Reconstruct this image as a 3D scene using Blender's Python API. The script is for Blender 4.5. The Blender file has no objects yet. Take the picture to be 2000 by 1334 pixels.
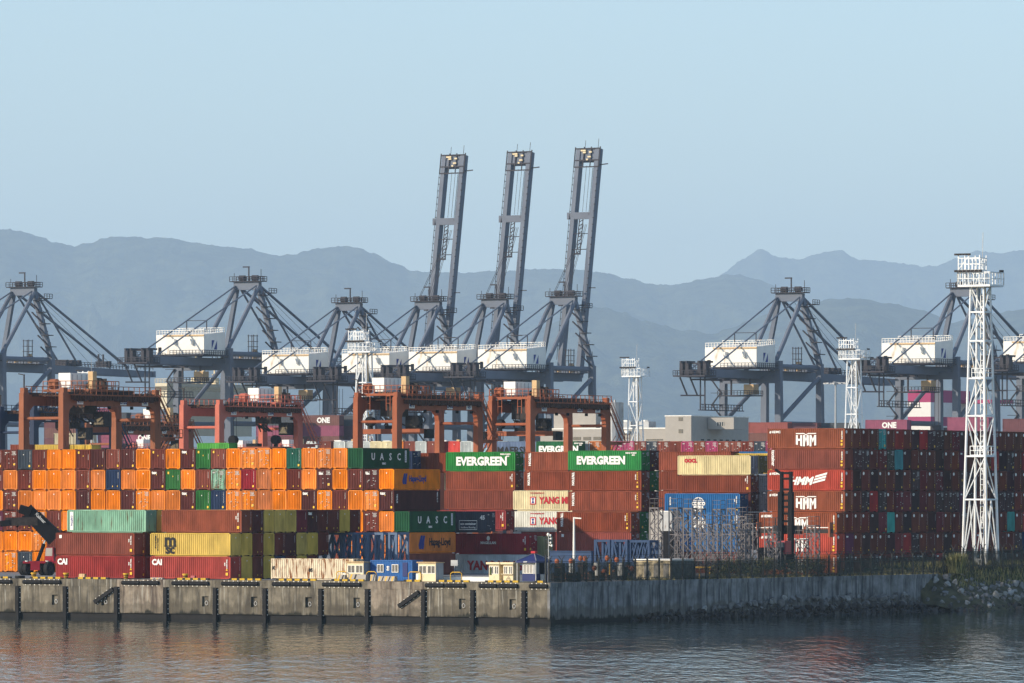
import bpy, bmesh, math, random
from mathutils import Vector, Matrix
R = random.Random(11)
SC = bpy.context.scene
COL = SC.collection
rad = math.radians

# ------------------------------------------------------------------ camera, sky, sun, exposure
F, H, HY = 12000.0, 15.0, 975.0            # focal length in photo pixels, camera height above water, horizon row
TH = rad(31.0)                              # the port grid is turned 31 degrees from the view
U = Vector((math.cos(TH), -math.sin(TH), 0))
V = Vector((math.sin(TH), math.cos(TH), 0))
ZV = Vector((0, 0, 1))
cd = bpy.data.cameras.new("camera")
cam = bpy.data.objects.new("camera", cd)
COL.objects.link(cam)
cam.location = (0, 0, H)
cam.rotation_euler = (rad(90), 0, 0)
cd.sensor_width = 36.0
cd.lens = 36.0 * F / 2000.0
cd.shift_y = (HY - 667.0) / 2000.0
cd.clip_start, cd.clip_end = 5.0, 150000.0
SC.camera = cam

SUN_EL, SUN_AZ = rad(22.0), rad(247.0)      # azimuth clockwise from +Y
world = bpy.data.worlds.new("World")
SC.world = world
world.use_nodes = True
nt = world.node_tree
sky = nt.nodes.new("ShaderNodeTexSky")
sky.sky_type = 'NISHITA'
sky.sun_disc = False
sky.sun_elevation = SUN_EL
sky.sun_rotation = SUN_AZ
sky.altitude = 0
sky.air_density = 1.0
sky.dust_density = 0.4
sky.ozone_density = 2.2
bg = nt.nodes["Background"]
bg.inputs[1].default_value = 0.15
nt.links.new(sky.outputs[0], bg.inputs[0])
sd = bpy.data.lights.new("sun", 'SUN')
sd.energy = 4.4
sd.angle = rad(0.6)
sd.color = (1.0, 0.86, 0.68)
sun = bpy.data.objects.new("sun", sd)
COL.objects.link(sun)
SDIR = Vector((math.sin(SUN_AZ) * math.cos(SUN_EL), math.cos(SUN_AZ) * math.cos(SUN_EL), math.sin(SUN_EL)))
sun.rotation_euler = SDIR.to_track_quat('Z', 'Y').to_euler()
sun.location = (-300, -200, 400)
vs = SC.view_settings
SC.display_settings.display_device = 'sRGB'
vs.view_transform = 'Standard'
vs.look = 'None'
vs.gamma = 1.0
vs.use_curve_mapping = False
vs.exposure = 0.36
SC.render.engine = 'CYCLES'
SC.cycles.max_bounces = 6
SC.cycles.volume_bounces = 1
SC.cycles.transparent_max_bounces = 16
SC.cycles.use_denoising = True

# ------------------------------------------------------------------ helpers
def P(x, y, Y):
    """the world point that photo pixel (x, y) shows at depth Y"""
    return Vector(((x - 1000.0) / F * Y, Y, H - (y - HY) / F * Y))
def zof(y, Y): return H - (y - HY) * Y / F
def on_v(v0, x, z=0.0):
    k = (x - 1000.0) / F
    Y = v0 / (k * math.sin(TH) + math.cos(TH))
    return Vector((k * Y, Y, z))
def on_u(u0, x, z=0.0):
    k = (x - 1000.0) / F
    Y = u0 / (k * math.cos(TH) - math.sin(TH))
    return Vector((k * Y, Y, z))
def uv(u, v, z=0.0): return U * u + V * v + ZV * z

class MB:
    def __init__(s): s.v, s.f, s.m = [], [], []
    def add(s, vs_, fs, m=0):
        o = len(s.v)
        s.v.extend([tuple(p) for p in vs_])
        for f in fs:
            s.f.append([o + i for i in f]); s.m.append(m)
        return s
    def box(s, x0, x1, y0, y1, z0, z1, m=0):
        return s.add([(x0,y0,z0),(x1,y0,z0),(x1,y1,z0),(x0,y1,z0),(x0,y0,z1),(x1,y0,z1),(x1,y1,z1),(x0,y1,z1)],
                     [(0,3,2,1),(4,5,6,7),(0,1,5,4),(1,2,6,5),(2,3,7,6),(3,0,4,7)], m)
    def bar(s, p, q, w, h=None, m=0, w2=None, h2=None):
        p, q = Vector(p), Vector(q); h = h or w
        w2 = w2 or w; h2 = h2 or h
        d = (q - p).normalized()
        up = ZV if abs(d.z) < 0.95 else Vector((0, 1, 0))
        a = d.cross(up).normalized(); b = a.cross(d).normalized()
        vs_ = [p - a*w/2 - b*h/2, p + a*w/2 - b*h/2, p + a*w/2 + b*h/2, p - a*w/2 + b*h/2,
               q - a*w2/2 - b*h2/2, q + a*w2/2 - b*h2/2, q + a*w2/2 + b*h2/2, q - a*w2/2 + b*h2/2]
        return s.add(vs_, [(0,3,2,1),(4,5,6,7),(0,1,5,4),(1,2,6,5),(2,3,7,6),(3,0,4,7)], m)
    def tube(s, p, q, r, n=6, r2=None, m=0, cap=True):
        p, q = Vector(p), Vector(q); r2 = r if r2 is None else r2
        d = (q - p).normalized()
        up = ZV if abs(d.z) < 0.95 else Vector((1, 0, 0))
        a = d.cross(up).normalized(); b = a.cross(d).normalized()
        vs_ = []
        for c, rr in ((p, r), (q, r2)):
            for i in range(n):
                t = 2*math.pi*(i + .5)/n
                vs_.append(c + a*math.cos(t)*rr + b*math.sin(t)*rr)
        fs = [(i, (i+1) % n, n + (i+1) % n, n + i) for i in range(n)]
        if cap: fs += [tuple(range(n-1, -1, -1)), tuple(range(n, 2*n))]
        return s.add(vs_, fs, m)
    def quad(s, a, b, c, d, m=0): return s.add([a, b, c, d], [(0,1,2,3)], m)
    def prism(s, pts, axis, a0, a1, m=0):
        """extrude a 2-D polygon along an axis ('x': pts are (y,z); 'y': (x,z); 'z': (x,y))"""
        n = len(pts)
        mk = {'x': lambda p, a: (a, p[0], p[1]), 'y': lambda p, a: (p[0], a, p[1]), 'z': lambda p, a: (p[0], p[1], a)}[axis]
        vs_ = [mk(p, a0) for p in pts] + [mk(p, a1) for p in pts]
        fs = [(i, (i+1) % n, n + (i+1) % n, n + i) for i in range(n)] + [tuple(range(n-1, -1, -1)), tuple(range(n, 2*n))]
        return s.add(vs_, fs, m)
    def rail(s, p, q, h=1.05, r=0.03, step=1.5, m=0, mid=True):
        p, q = Vector(p), Vector(q); L = (q - p).length
        n = max(1, round(L/step)); up = ZV*h
        s.bar(p+up, q+up, r*2, r*2, m)
        if mid: s.bar(p+up*.5, q+up*.5, r*1.4, r*1.4, m)
        for i in range(n+1):
            a = p.lerp(q, i/n); s.bar(a, a+up, r*1.8, r*1.8, m)
        return s
    def mesh(s, name, mats, smooth=False):
        me = bpy.data.meshes.new(name)
        me.from_pydata(s.v, [], s.f)
        for mt in (mats if isinstance(mats, (list, tuple)) else [mats]): me.materials.append(mt)
        me.polygons.foreach_set("material_index", s.m)
        if smooth: me.polygons.foreach_set("use_smooth", [True]*len(s.f))
        me.update()
        bm = bmesh.new(); bm.from_mesh(me); bmesh.ops.recalc_face_normals(bm, faces=bm.faces); bm.to_mesh(me); bm.free()
        return me
    def build(s, name, mats, parent=None, smooth=False, **kw):
        return put(name, s.mesh(name, mats, smooth), parent, **kw)

def put(name, me, parent=None, loc=None, rz=None, color=None, kind=None, label=None):
    o = bpy.data.objects.new(name, me); COL.objects.link(o)
    if parent is not None: o.parent = parent
    if loc is not None: o.location = loc
    if rz is not None: o.rotation_euler = (0, 0, rz)
    if color is not None: o.color = color
    if kind: o["kind"] = kind
    if label: o["label"] = label
    return o
def tag(o, label, cat, group=None):
    o["label"] = label; o["category"] = cat
    if group: o["group"] = group
    return o
def thing(name, label, cat, loc=(0, 0, 0), rz=-TH, group=None):
    o = bpy.data.objects.new(name, None); COL.objects.link(o)
    o.location = loc; o.rotation_euler = (0, 0, rz)
    o.empty_display_size = 0.1
    return tag(o, label, cat, group)
def kids(o): return [c for c in bpy.data.objects if c.parent == o]
ORD = "first second third fourth fifth sixth seventh eighth ninth tenth eleventh twelfth thirteenth fourteenth fifteenth sixteenth seventeenth eighteenth nineteenth twentieth twenty-first twenty-second twenty-third twenty-fourth twenty-fifth twenty-sixth twenty-seventh twenty-eighth twenty-ninth thirtieth".split()

# ------------------------------------------------------------------ materials
def mat(name, col, rough=0.6, metal=0.0, var=0.12, scale=0.8, rust=0.0, rustcol=(0.10, 0.035, 0.012), bump=0.0, spec=0.18):
    m = bpy.data.materials.new(name); m.use_nodes = True
    n, l = m.node_tree.nodes, m.node_tree.links
    b = n["Principled BSDF"]
    b.inputs["Roughness"].default_value = rough
    b.inputs["Metallic"].default_value = metal
    b.inputs["Specular IOR Level"].default_value = spec
    tc = n.new("ShaderNodeTexCoord")
    nz = n.new("ShaderNodeTexNoise"); nz.inputs["Scale"].default_value = scale; nz.inputs["Detail"].default_value = 6
    l.new(tc.outputs["Object"], nz.inputs["Vector"])
    mr = n.new("ShaderNodeMapRange"); mr.inputs[1].default_value = .3; mr.inputs[2].default_value = .7
    mr.inputs[3].default_value = 1-var; mr.inputs[4].default_value = 1+var
    l.new(nz.outputs["Fac"], mr.inputs[0])
    mx = n.new("ShaderNodeMix"); mx.data_type = 'RGBA'; mx.blend_type = 'MULTIPLY'; mx.inputs[0].default_value = 1
    mx.inputs[6].default_value = (*col, 1)
    l.new(mr.outputs[0], mx.inputs[7])
    out = mx.outputs[2]
    if rust:
        n2 = n.new("ShaderNodeTexNoise"); n2.inputs["Scale"].default_value = scale*1.7; n2.inputs["Detail"].default_value = 8
        mp = n.new("ShaderNodeMapping"); mp.inputs["Scale"].default_value = (1.6, 1.6, 0.35)
        l.new(tc.outputs["Object"], mp.inputs[0]); l.new(mp.outputs[0], n2.inputs["Vector"])
        m2 = n.new("ShaderNodeMapRange"); m2.inputs[1].default_value = .72-rust*.4; m2.inputs[2].default_value = .86-rust*.4
        l.new(n2.outputs["Fac"], m2.inputs[0])
        x2 = n.new("ShaderNodeMix"); x2.data_type = 'RGBA'
        l.new(m2.outputs[0], x2.inputs[0]); l.new(out, x2.inputs[6]); x2.inputs[7].default_value = (*rustcol, 1)
        out = x2.outputs[2]
    l.new(out, b.inputs["Base Color"])
    if bump:
        bp = n.new("ShaderNodeBump"); bp.inputs["Strength"].default_value = bump; bp.inputs["Distance"].default_value = .1
        l.new(nz.outputs["Fac"], bp.inputs["Height"]); l.new(bp.outputs[0], b.inputs["Normal"])
    return m

def paint_mat():
    """container paint: the object colour, with chalking, dirt streaks and rust whose amount is the colour's alpha"""
    m = bpy.data.materials.new("container_paint"); m.use_nodes = True
    n, l = m.node_tree.nodes, m.node_tree.links
    b = n["Principled BSDF"]; b.inputs["Roughness"].default_value = .7; b.inputs["Specular IOR Level"].default_value = .1
    oi = n.new("ShaderNodeObjectInfo"); tc = n.new("ShaderNodeTexCoord")
    ad = n.new("ShaderNodeVectorMath"); ad.operation = 'MULTIPLY_ADD'
    cb = n.new("ShaderNodeCombineXYZ")
    for i in range(3): l.new(oi.outputs["Random"], cb.inputs[i])
    l.new(cb.outputs[0], ad.inputs[0]); ad.inputs[1].default_value = (91, 57, 33)
    l.new(tc.outputs["Object"], ad.inputs[2])
    def noise(sc, det, scale3):
        mp = n.new("ShaderNodeMapping"); mp.inputs["Scale"].default_value = scale3
        l.new(ad.outputs[0], mp.inputs[0])
        z = n.new("ShaderNodeTexNoise"); z.inputs["Scale"].default_value = sc; z.inputs["Detail"].default_value = det
        l.new(mp.outputs[0], z.inputs["Vector"]); return z.outputs["Fac"]
    def rng(src, a, b_, c, d):
        r = n.new("ShaderNodeMapRange"); r.inputs[1].default_value = a; r.inputs[2].default_value = b_
        r.inputs[3].default_value = c; r.inputs[4].default_value = d
        l.new(src, r.inputs[0]); return r
    def mul(a, b_):
        q = n.new("ShaderNodeMath"); q.operation = 'MULTIPLY'; l.new(a, q.inputs[0]); l.new(b_, q.inputs[1]); return q.outputs[0]
    v1 = rng(noise(.7, 5, (1, 1, .5)), .3, .7, .70, 1.20).outputs[0]
    v2 = rng(noise(2.6, 4, (1.5, 1.5, .12)), .3, .7, .9, 1.08).outputs[0]
    v3 = rng(oi.outputs["Random"], 0, 1, .85, 1.12).outputs[0]
    hv = mul(mul(v1, v2), v3)
    mx = n.new("ShaderNodeMix"); mx.data_type = 'RGBA'; mx.blend_type = 'MULTIPLY'; mx.inputs[0].default_value = 1
    hs = n.new("ShaderNodeHueSaturation"); l.new(oi.outputs["Color"], hs.inputs["Color"])
    wn = n.new("ShaderNodeTexWhiteNoise"); wn.noise_dimensions = '1D'; l.new(oi.outputs["Random"], wn.inputs["W"])
    l.new(rng(wn.outputs["Value"], 0, 1, .94, 1.04).outputs[0], hs.inputs["Saturation"])
    l.new(hs.outputs[0], mx.inputs[6]); l.new(hv, mx.inputs[7])
    rn = noise(1.5, 8, (1.3, 1.3, .28))
    thr = rng(oi.outputs["Alpha"], 0, 1, .80, .42)
    sb = n.new("ShaderNodeMath"); sb.operation = 'SUBTRACT'; l.new(rn, sb.inputs[0]); l.new(thr.outputs[0], sb.inputs[1])
    rm = rng(sb.outputs[0], -.02, .14, 0, .9)
    x2 = n.new("ShaderNodeMix"); x2.data_type = 'RGBA'
    l.new(rm.outputs[0], x2.inputs[0]); l.new(mx.outputs[2], x2.inputs[6]); x2.inputs[7].default_value = (.125, .045, .017, 1)
    l.new(x2.outputs[2], b.inputs["Base Color"])
    return m
PAINT = paint_mat()
M = dict(
    dark=mat("dark_rubber", (.012, .012, .013), .75, var=.3),
    black=mat("black_print", (.012, .012, .014), .6),
    mark=mat("stencil_grey", (.42, .41, .39), .7),
    white=mat("white_print", (.78, .77, .73), .6, var=.06),
    yellow=mat("yellow_paint", (.62, .36, .03), .6, rust=.25),
    yprint=mat("yellow_print", (.75, .45, .04), .6),
    redp=mat("red_print", (.45, .02, .03), .6, var=.05),
    bluep=mat("blue_print", (.02, .04, .22), .6, var=.05),
    galv=mat("galvanised_steel", (.32, .33, .34), .5, .3, rust=.2),
    crane=mat("hazed_crane_steel", (.135, .155, .195), .7, rust=.12, scale=.15),  # blue-grey crane paint, lightened to carry part of the distance haze
    crane2=mat("crane_fittings", (.05, .047, .055), .8, scale=.3),
    house=mat("machine_house_white", (.80, .78, .72), .5, var=.07, rust=.2, rustcol=(.4, .26, .12), scale=.25),
    rtg=mat("gantry_orange", (.30, .085, .035), .6, rust=.22, scale=.5),
    rtgb=mat("gantry_brown", (.27, .095, .045), .65, rust=.28, scale=.5),
    rtgp=mat("gantry_salmon", (.48, .13, .085), .6, rust=.1, scale=.5),
    rtgn=mat("gantry_navy", (.012, .025, .06), .55, scale=.5),
    rtgdb=mat("gantry_dark_rust", (.07, .03, .018), .75, var=.4, scale=1.5, rust=.3),
    rtgd=mat("gantry_machinery", (.035, .028, .026), .7, var=.4, scale=2),
    tower=mat("tower_white", (.74, .76, .76), .5, var=.06, rust=.16, rustcol=(.35, .22, .1), scale=.35),
    tan=mat("cabinet_tan", (.55, .38, .20), .6, rust=.25),
    bluesteel=mat("blue_steel", (.03, .06, .13), .65, rust=.12, scale=1.2),
    bluelight=mat("blue_steel_lightened", (.10, .15, .24), .6, rust=.12, scale=1.2),  # the blue steel paint, lightened to make up for the stack's shade
    rustywhite=mat("rusty_white_paint", (.66, .57, .42), .7, rust=.55, rustcol=(.23, .09, .03), scale=1.0),
    palerock=mat("rock_pale", (.30, .295, .28), .9, var=.4, scale=.9, bump=.6),
    office=mat("office_blue", (.02, .10, .30), .5, rust=.05),
    navy=mat("kiosk_navy", (.02, .03, .12), .5),
    cream=mat("booth_cream", (.72, .60, .38), .55, var=.08, rust=.05),
    glass=mat("window_glass", (.05, .06, .07), .1, spec=.6),
    curtain=mat("curtain_grey", (.35, .33, .30), .8),
    wframe=mat("window_frame_white", (.78, .76, .70), .5),
    beige=mat("building_beige", (.35, .325, .29), .8, var=.05),
    scaff=mat("scaffold_steel", (.14, .13, .135), .6, rust=.3, scale=2),
    machine=mat("machine_black", (.010, .010, .012), .7, spec=.08),
    mred=mat("machine_red", (.28, .015, .03), .4),
    chrome=mat("hydraulic_chrome", (.7, .7, .7), .15, 1.0),
    ship=mat("ship_cream", (.62, .56, .42), .6, var=.05),
    pink=mat("ship_magenta", (.34, .045, .13), .6, var=.05),
    shipw=mat("ship_white", (.72, .70, .66), .6, var=.05),
    hull=mat("ship_hull", (.05, .05, .06), .6),
    rock=mat("rock_grey", (.17, .165, .16), .9, var=.4, scale=.9, bump=.6),
    wetrock=mat("rock_wet", (.05, .044, .04), .5, var=.4, scale=.9, bump=.5),
    leaf=mat("leaf_green", (.06, .075, .02), .8, var=.4),
    straw=mat("grass_straw", (.26, .235, .10), .9, var=.4),
)
# ------------------------------------------------------------------ setting: water, ground, quay, hills
from mathutils import noise as mnoise
GQ, GY = 4.9, 4.5                            # quay apron level, yard level
UQ, VQ = -379.2, 640.0                       # the quay corner in grid coordinates

def water_mat():
    m = bpy.data.materials.new("sea_water"); m.use_nodes = True
    n, l = m.node_tree.nodes, m.node_tree.links
    b = n["Principled BSDF"]
    b.inputs["Base Color"].default_value = (.010, .026, .025, 1)
    b.inputs["Roughness"].default_value = .03
    b.inputs["IOR"].default_value = 1.33
    b.inputs["Specular IOR Level"].default_value = .5
    g = n.new("ShaderNodeNewGeometry")
    def nz(sx, sy, sc, det, off=0.0):
        mp = n.new("ShaderNodeMapping"); mp.inputs["Scale"].default_value = (sx, sy, 1); mp.inputs["Location"].default_value = (off, off, 0)
        mp.inputs["Rotation"].default_value = (0, 0, .12)
        l.new(g.outputs["Position"], mp.inputs[0])
        z = n.new("ShaderNodeTexNoise"); z.inputs["Scale"].default_value = sc; z.inputs["Detail"].default_value = det; z.inputs["Roughness"].default_value = .55
        l.new(mp.outputs[0], z.inputs["Vector"]); return z.outputs["Fac"]
    big = nz(.62, .10, 1.0, 2); small = nz(1.9, .34, 1.0, 3, 40.); patch = nz(.05, .02, 1.0, 3, 7.)
    # wind patches: calmer in the lee of the quay, more ripple out in the basin
    sep = n.new("ShaderNodeSeparateXYZ"); l.new(g.outputs["Position"], sep.inputs[0])
    lee = n.new("ShaderNodeMapRange"); lee.inputs[1].default_value = 742; lee.inputs[2].default_value = 560; lee.inputs[3].default_value = .18; lee.inputs[4].default_value = .95
    l.new(sep.outputs["Y"], lee.inputs[0])
    pr = n.new("ShaderNodeMapRange"); pr.inputs[1].default_value = .35; pr.inputs[2].default_value = .65; pr.inputs[3].default_value = .6; pr.inputs[4].default_value = 1.25
    l.new(patch, pr.inputs[0])
    mu = n.new("ShaderNodeMath"); mu.operation = 'MULTIPLY'; l.new(lee.outputs[0], mu.inputs[0]); l.new(pr.outputs[0], mu.inputs[1])
    b1 = n.new("ShaderNodeBump"); b1.inputs["Distance"].default_value = .44; l.new(big, b1.inputs["Height"]); l.new(mu.outputs[0], b1.inputs["Strength"])
    b2 = n.new("ShaderNodeBump"); b2.inputs["Distance"].default_value = .15; l.new(small, b2.inputs["Height"]); l.new(mu.outputs[0], b2.inputs["Strength"]); l.new(b1.outputs[0], b2.inputs["Normal"])
    l.new(b2.outputs[0], b.inputs["Normal"])
    return m
MB().quad((-5200, -50, 0), (5200, -50, 0), (5200, 9000, 0), (-5200, 9000, 0)).build("water", water_mat(), kind="structure", label="dark rippled harbour water reflecting the container stacks")

def concrete_mat(name, base=(.15, .132, .10), dark=(.04, .036, .03), wet=1.25, streak=.72):
    m = bpy.data.materials.new(name); m.use_nodes = True
    n, l = m.node_tree.nodes, m.node_tree.links
    b = n["Principled BSDF"]; b.inputs["Roughness"].default_value = .85; b.inputs["Specular IOR Level"].default_value = .2
    g = n.new("ShaderNodeNewGeometry")
    def nz(sc, s3, det=6, off=0.):
        mp = n.new("ShaderNodeMapping"); mp.inputs["Scale"].default_value = s3; mp.inputs["Location"].default_value = (off, off, off)
        l.new(g.outputs["Position"], mp.inputs[0])
        z = n.new("ShaderNodeTexNoise"); z.inputs["Scale"].default_value = sc; z.inputs["Detail"].default_value = det; z.inputs["Roughness"].default_value = .6
        l.new(mp.outputs[0], z.inputs["Vector"]); return z.outputs["Fac"]
    def rng(src, a, c, lo, hi):
        r = n.new("ShaderNodeMapRange"); r.inputs[1].default_value = a; r.inputs[2].default_value = c; r.inputs[3].default_value = lo; r.inputs[4].default_value = hi
        l.new(src, r.inputs[0]); return r.outputs[0]
    def mix(fac, a, c):
        x = n.new("ShaderNodeMix"); x.data_type = 'RGBA'
        l.new(fac, x.inputs[0])
        for s_, i in ((a, 6), (c, 7)):
            if isinstance(s_, tuple): x.inputs[i].default_value = (*s_, 1)
            else: l.new(s_, x.inputs[i])
        return x.outputs[2]
    c1 = mix(rng(nz(.55, (1, 1, 1), 9), .34, .66, 0, 1), tuple(v*.55 for v in base), tuple(v*1.45 for v in base))
    c2 = mix(rng(nz(1.0, (1.5, 1.5, .14), 8, 5.), .47, .62, 0, streak), c1, dark)
    c3 = mix(rng(nz(1.6, (1.6, 1.6, .10), 6, 31.), .57, .68, 0, .75), c2, (.33, .32, .28))
    sep = n.new("ShaderNodeSeparateXYZ"); l.new(g.outputs["Position"], sep.inputs[0])
    wob = rng(nz(.8, (1, 1, .2), 5, 3.), .3, .7, -.55, .55)
    ad = n.new("ShaderNodeMath"); ad.operation = 'ADD'; l.new(sep.outputs["Z"], ad.inputs[0]); l.new(wob, ad.inputs[1])
    c4 = mix(rng(ad.outputs[0], wet+.9, wet+.6, 0, .55), c3, (.075, .065, .048))
    c5 = mix(rng(ad.outputs[0], wet*.75, wet*.45, 0, 1), c4, (.022, .022, .017))
    l.new(c5, b.inputs["Base Color"])
    bp = n.new("ShaderNodeBump"); bp.inputs["Strength"].default_value = .4; bp.inputs["Distance"].default_value = .08
    l.new(nz(3, (1, 1, 1)), bp.inputs["Height"]); l.new(bp.outputs[0], b.inputs["Normal"])
    return m
CONC = concrete_mat("quay_concrete")
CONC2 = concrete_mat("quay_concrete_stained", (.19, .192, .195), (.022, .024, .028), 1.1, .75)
CONCR = concrete_mat("quay_concrete_broken", (.22, .185, .145), (.05, .035, .03), 1.1, .8)
ASPH = mat("yard_asphalt", (.19, .19, .19), .9, var=.15, scale=.12)

g = MB()
def gq(a, b_, z0, z1):   # strips of the yard between two grid depths
    g.quad(uv(UQ-14000, a, z0), uv(UQ-.4, a, z0), uv(UQ-.4, b_, z1), uv(UQ-14000, b_, z1))
gq(VQ+1.2, VQ+30, GQ, GQ); gq(VQ+30, VQ+60, GQ, GY); gq(VQ+60, VQ+30000, GY, GY)
g.build("ground", ASPH, kind="structure", label="grey asphalt container yard behind the quay edge")

# quay wall along the water, lit side (bays between the black rubber fender strips), then the shaded side
quay = MB()
quay.box(-200, -.02, 0.35, 1.3, -1.0, GQ-.02); quay.box(-1.3, -.35, 1.3, 104, -1.0, GQ-.02)
quay = quay.build("quay", CONC, loc=uv(UQ, VQ), rz=-TH, kind="structure", label="weathered concrete quay wall with lit and shaded faces")
def uoff(px): return U.dot(on_v(VQ, px)) - UQ
PILES = [35, 128, 228, 324, 421, 518, 627, 718, 828, 924, 1024]
pu = [uoff(p) for p in PILES]
edges = [-200, -150, -120, -100] + [pu[0]-7.4] + pu + [-.02]
broken = {(2, 3), (7, 8)}
def panel(x0, x1, m, recess=False, name="wall_panel"):
    b = MB(); y0 = R.uniform(-.02, .02)
    zt = GQ-.95
    if recess:
        xc = x0 + (x1-x0)*.55; w = .95; z0, z1 = 1.55, 2.85
        b.box(x0, xc-w/2, y0, .34, .62, zt); b.box(xc+w/2, x1, y0, .34, .62, zt)
        b.box(xc-w/2, xc+w/2, y0, .34, .62, z0); b.box(xc-w/2, xc+w/2, y0, .34, z1, zt)
        b.box(xc-w/2, xc+w/2, .30, .339, z0, z1)
        o = b.build(name, m, quay)
        ring = MB()
        for i in range(10):
            a, c = 2*math.pi*i/10, 2*math.pi*(i+1)/10
            ring.bar((xc+.12+math.cos(a)*.2, .12, z0+.45+math.sin(a)*.25), (xc+.12+math.cos(c)*.2, .12, z0+.45+math.sin(c)*.25), .06)
        ring.bar((xc+.12, .3, z0+.75), (xc+.12, .1, z0+.68), .08)
        ring.build("mooring_ring", M["galv"], o)
    else:
        o = b.box(x0, x1, y0, .34, .62, zt).build(name, m, quay)
    return o
for i in range(len(edges)-1):
    a, b_ = edges[i]+.012, edges[i+1]-.012
    vis = i >= 4
    j = i-5
    m = CONCR if (j, j+1) in broken else CONC
    if not vis: panel(a, b_, m); continue
    mid = (a+b_)/2 + R.uniform(-.3, .3)
    panel(a, mid-.012, m)
    panel(mid+.012, b_, m, recess=(j >= 0 and (j, j+1) not in broken and b_-a > 5))
    # coping above the panels, one cast block per bay, and the wet recessed foot, blackened for the undercut's shadow
    MB().box(a, b_, -.05, .345, GQ-.95, GQ-.03).build("coping_block", m, quay)
MB().box(-200, -.02, .22, .36, -1.0, .64).build("wall_foot", M["dark"], quay)
# shaded wall running away to the right bank
t = 0.0
while t < 103:
    w = R.choice((3.6, 4.0, 4.4)); e = min(t+w, 103)
    y1 = R.uniform(-.02, .02)
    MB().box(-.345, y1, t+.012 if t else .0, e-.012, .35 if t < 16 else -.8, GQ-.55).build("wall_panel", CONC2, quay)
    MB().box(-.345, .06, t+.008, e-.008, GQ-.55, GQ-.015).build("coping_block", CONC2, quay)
    t = e
MB().box(-.36, -.22, .36, 104, -1.0, .36).build("wall_foot", M["dark"], quay)

# yellow and black edge strip of the quay: one painted kerb block per metre or so
YK = mat("kerb_yellow", (.52, .33, .03), .7, rust=.15, scale=2); BK = mat("kerb_black", (.03, .03, .03), .8)
kerb = thing("quay_kerb", "yellow and black striped kerb along the edge of the quay", "kerb", uv(UQ, VQ))
x, k = -86.0, 0
my, mk = MB().box(0, .74, 0, .34, 0, .24).mesh("kerb_block", YK), MB().box(0, .42, 0, .34, 0, .238).mesh("kerb_block", BK)
while x < -.9:
    gap = any(abs(x - q) < 1.3 for q in pu) or (pu[2]+.4 < x < pu[3]-.8) or (pu[7] < x < pu[8]-3)
    if not gap: put("kerb_block", my if k % 2 == 0 else mk, kerb, loc=(x, 0.02, GQ-.02))
    x += .745 if k % 2 == 0 else .425; k += 1

# hills
def hill_mat(name, c1, c2):
    m = bpy.data.materials.new(name); m.use_nodes = True
    n, l = m.node_tree.nodes, m.node_tree.links
    b = n["Principled BSDF"]; b.inputs["Roughness"].default_value = .95; b.inputs["Specular IOR Level"].default_value = .1
    g_ = n.new("ShaderNodeNewGeometry")
    z = n.new("ShaderNodeTexNoise"); z.inputs["Scale"].default_value = .011; z.inputs["Detail"].default_value = 9; z.inputs["Roughness"].default_value = .7
    l.new(g_.outputs["Position"], z.inputs["Vector"])
    r = n.new("ShaderNodeMapRange"); r.inputs[1].default_value = .35; r.inputs[2].default_value = .65; l.new(z.outputs["Fac"], r.inputs[0])
    x = n.new("ShaderNodeMix"); x.data_type = 'RGBA'; l.new(r.outputs[0], x.inputs[0]); x.inputs[6].default_value = (*c1, 1); x.inputs[7].default_value = (*c2, 1)
    l.new(x.outputs[2], b.inputs["Base Color"])
    bp = n.new("ShaderNodeBump"); bp.inputs["Strength"].default_value = 1; bp.inputs["Distance"].default_value = 60
    l.new(z.outputs["Fac"], bp.inputs["Height"]); l.new(bp.outputs[0], b.inputs["Normal"])
    return m
FOREST = hill_mat("forest", (.006, .012, .006), (.12, .13, .06))
def interp(pts, x):
    if x <= pts[0][0]: return pts[0][1]
    for (a, b_), (c, d) in zip(pts, pts[1:]):
        if x <= c:
            t_ = (x-a)/(c-a); t_ = t_*t_*(3-2*t_)*.25 + t_*.75
            return b_ + (d-b_)*t_
    return pts[-1][1]
def hill(name, pts, Z, depth, label, seed, x0=-700, x1=2700, step=5, tree=11.0, rows=30, gully=.42):
    b = MB(); nx = int((x1-x0)/step)+1; nr = rows
    back = 5
    for i in range(nx):
        px = x0 + i*step; h = (HY - interp(pts, px))*Z/F + H
        X = (px-1000)/F*Z
        for r_ in range(-back, nr+1):
            t_ = r_/nr if r_ > 0 else r_/back
            Y = Z - depth*t_ if r_ >= 0 else Z - depth*.8*t_
            s_ = 1-abs(t_)
            hh = h*(s_**1.15)
            q = Vector((X*.0009, Y*.0006, seed))
            hh *= 1 - min(.55, abs(mnoise.fractal(q, 1.0, 2.0, 5))*gully*2.6)*min(1, abs(t_)*3)
            hh += mnoise.noise(Vector((X*.02, Y*.02, seed)))*tree*.8 + max(0, mnoise.noise(Vector((X*.042, Y*.042, seed+9))))*tree
            b.v.append((X, Y, max(hh, -.5)))
    m_ = nr+back+1
    for i in range(nx-1):
        for r_ in range(m_-1):
            a = i*m_+r_; b.f.append([a, a+1, a+m_+1, a+m_]); b.m.append(0)
    me = bpy.data.meshes.new(name); me.from_pydata(b.v, [], b.f); me.materials.append(FOREST)
    me.polygons.foreach_set("use_smooth", [True]*len(b.f))
    return put(name, me, kind="structure", label=label)
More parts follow.
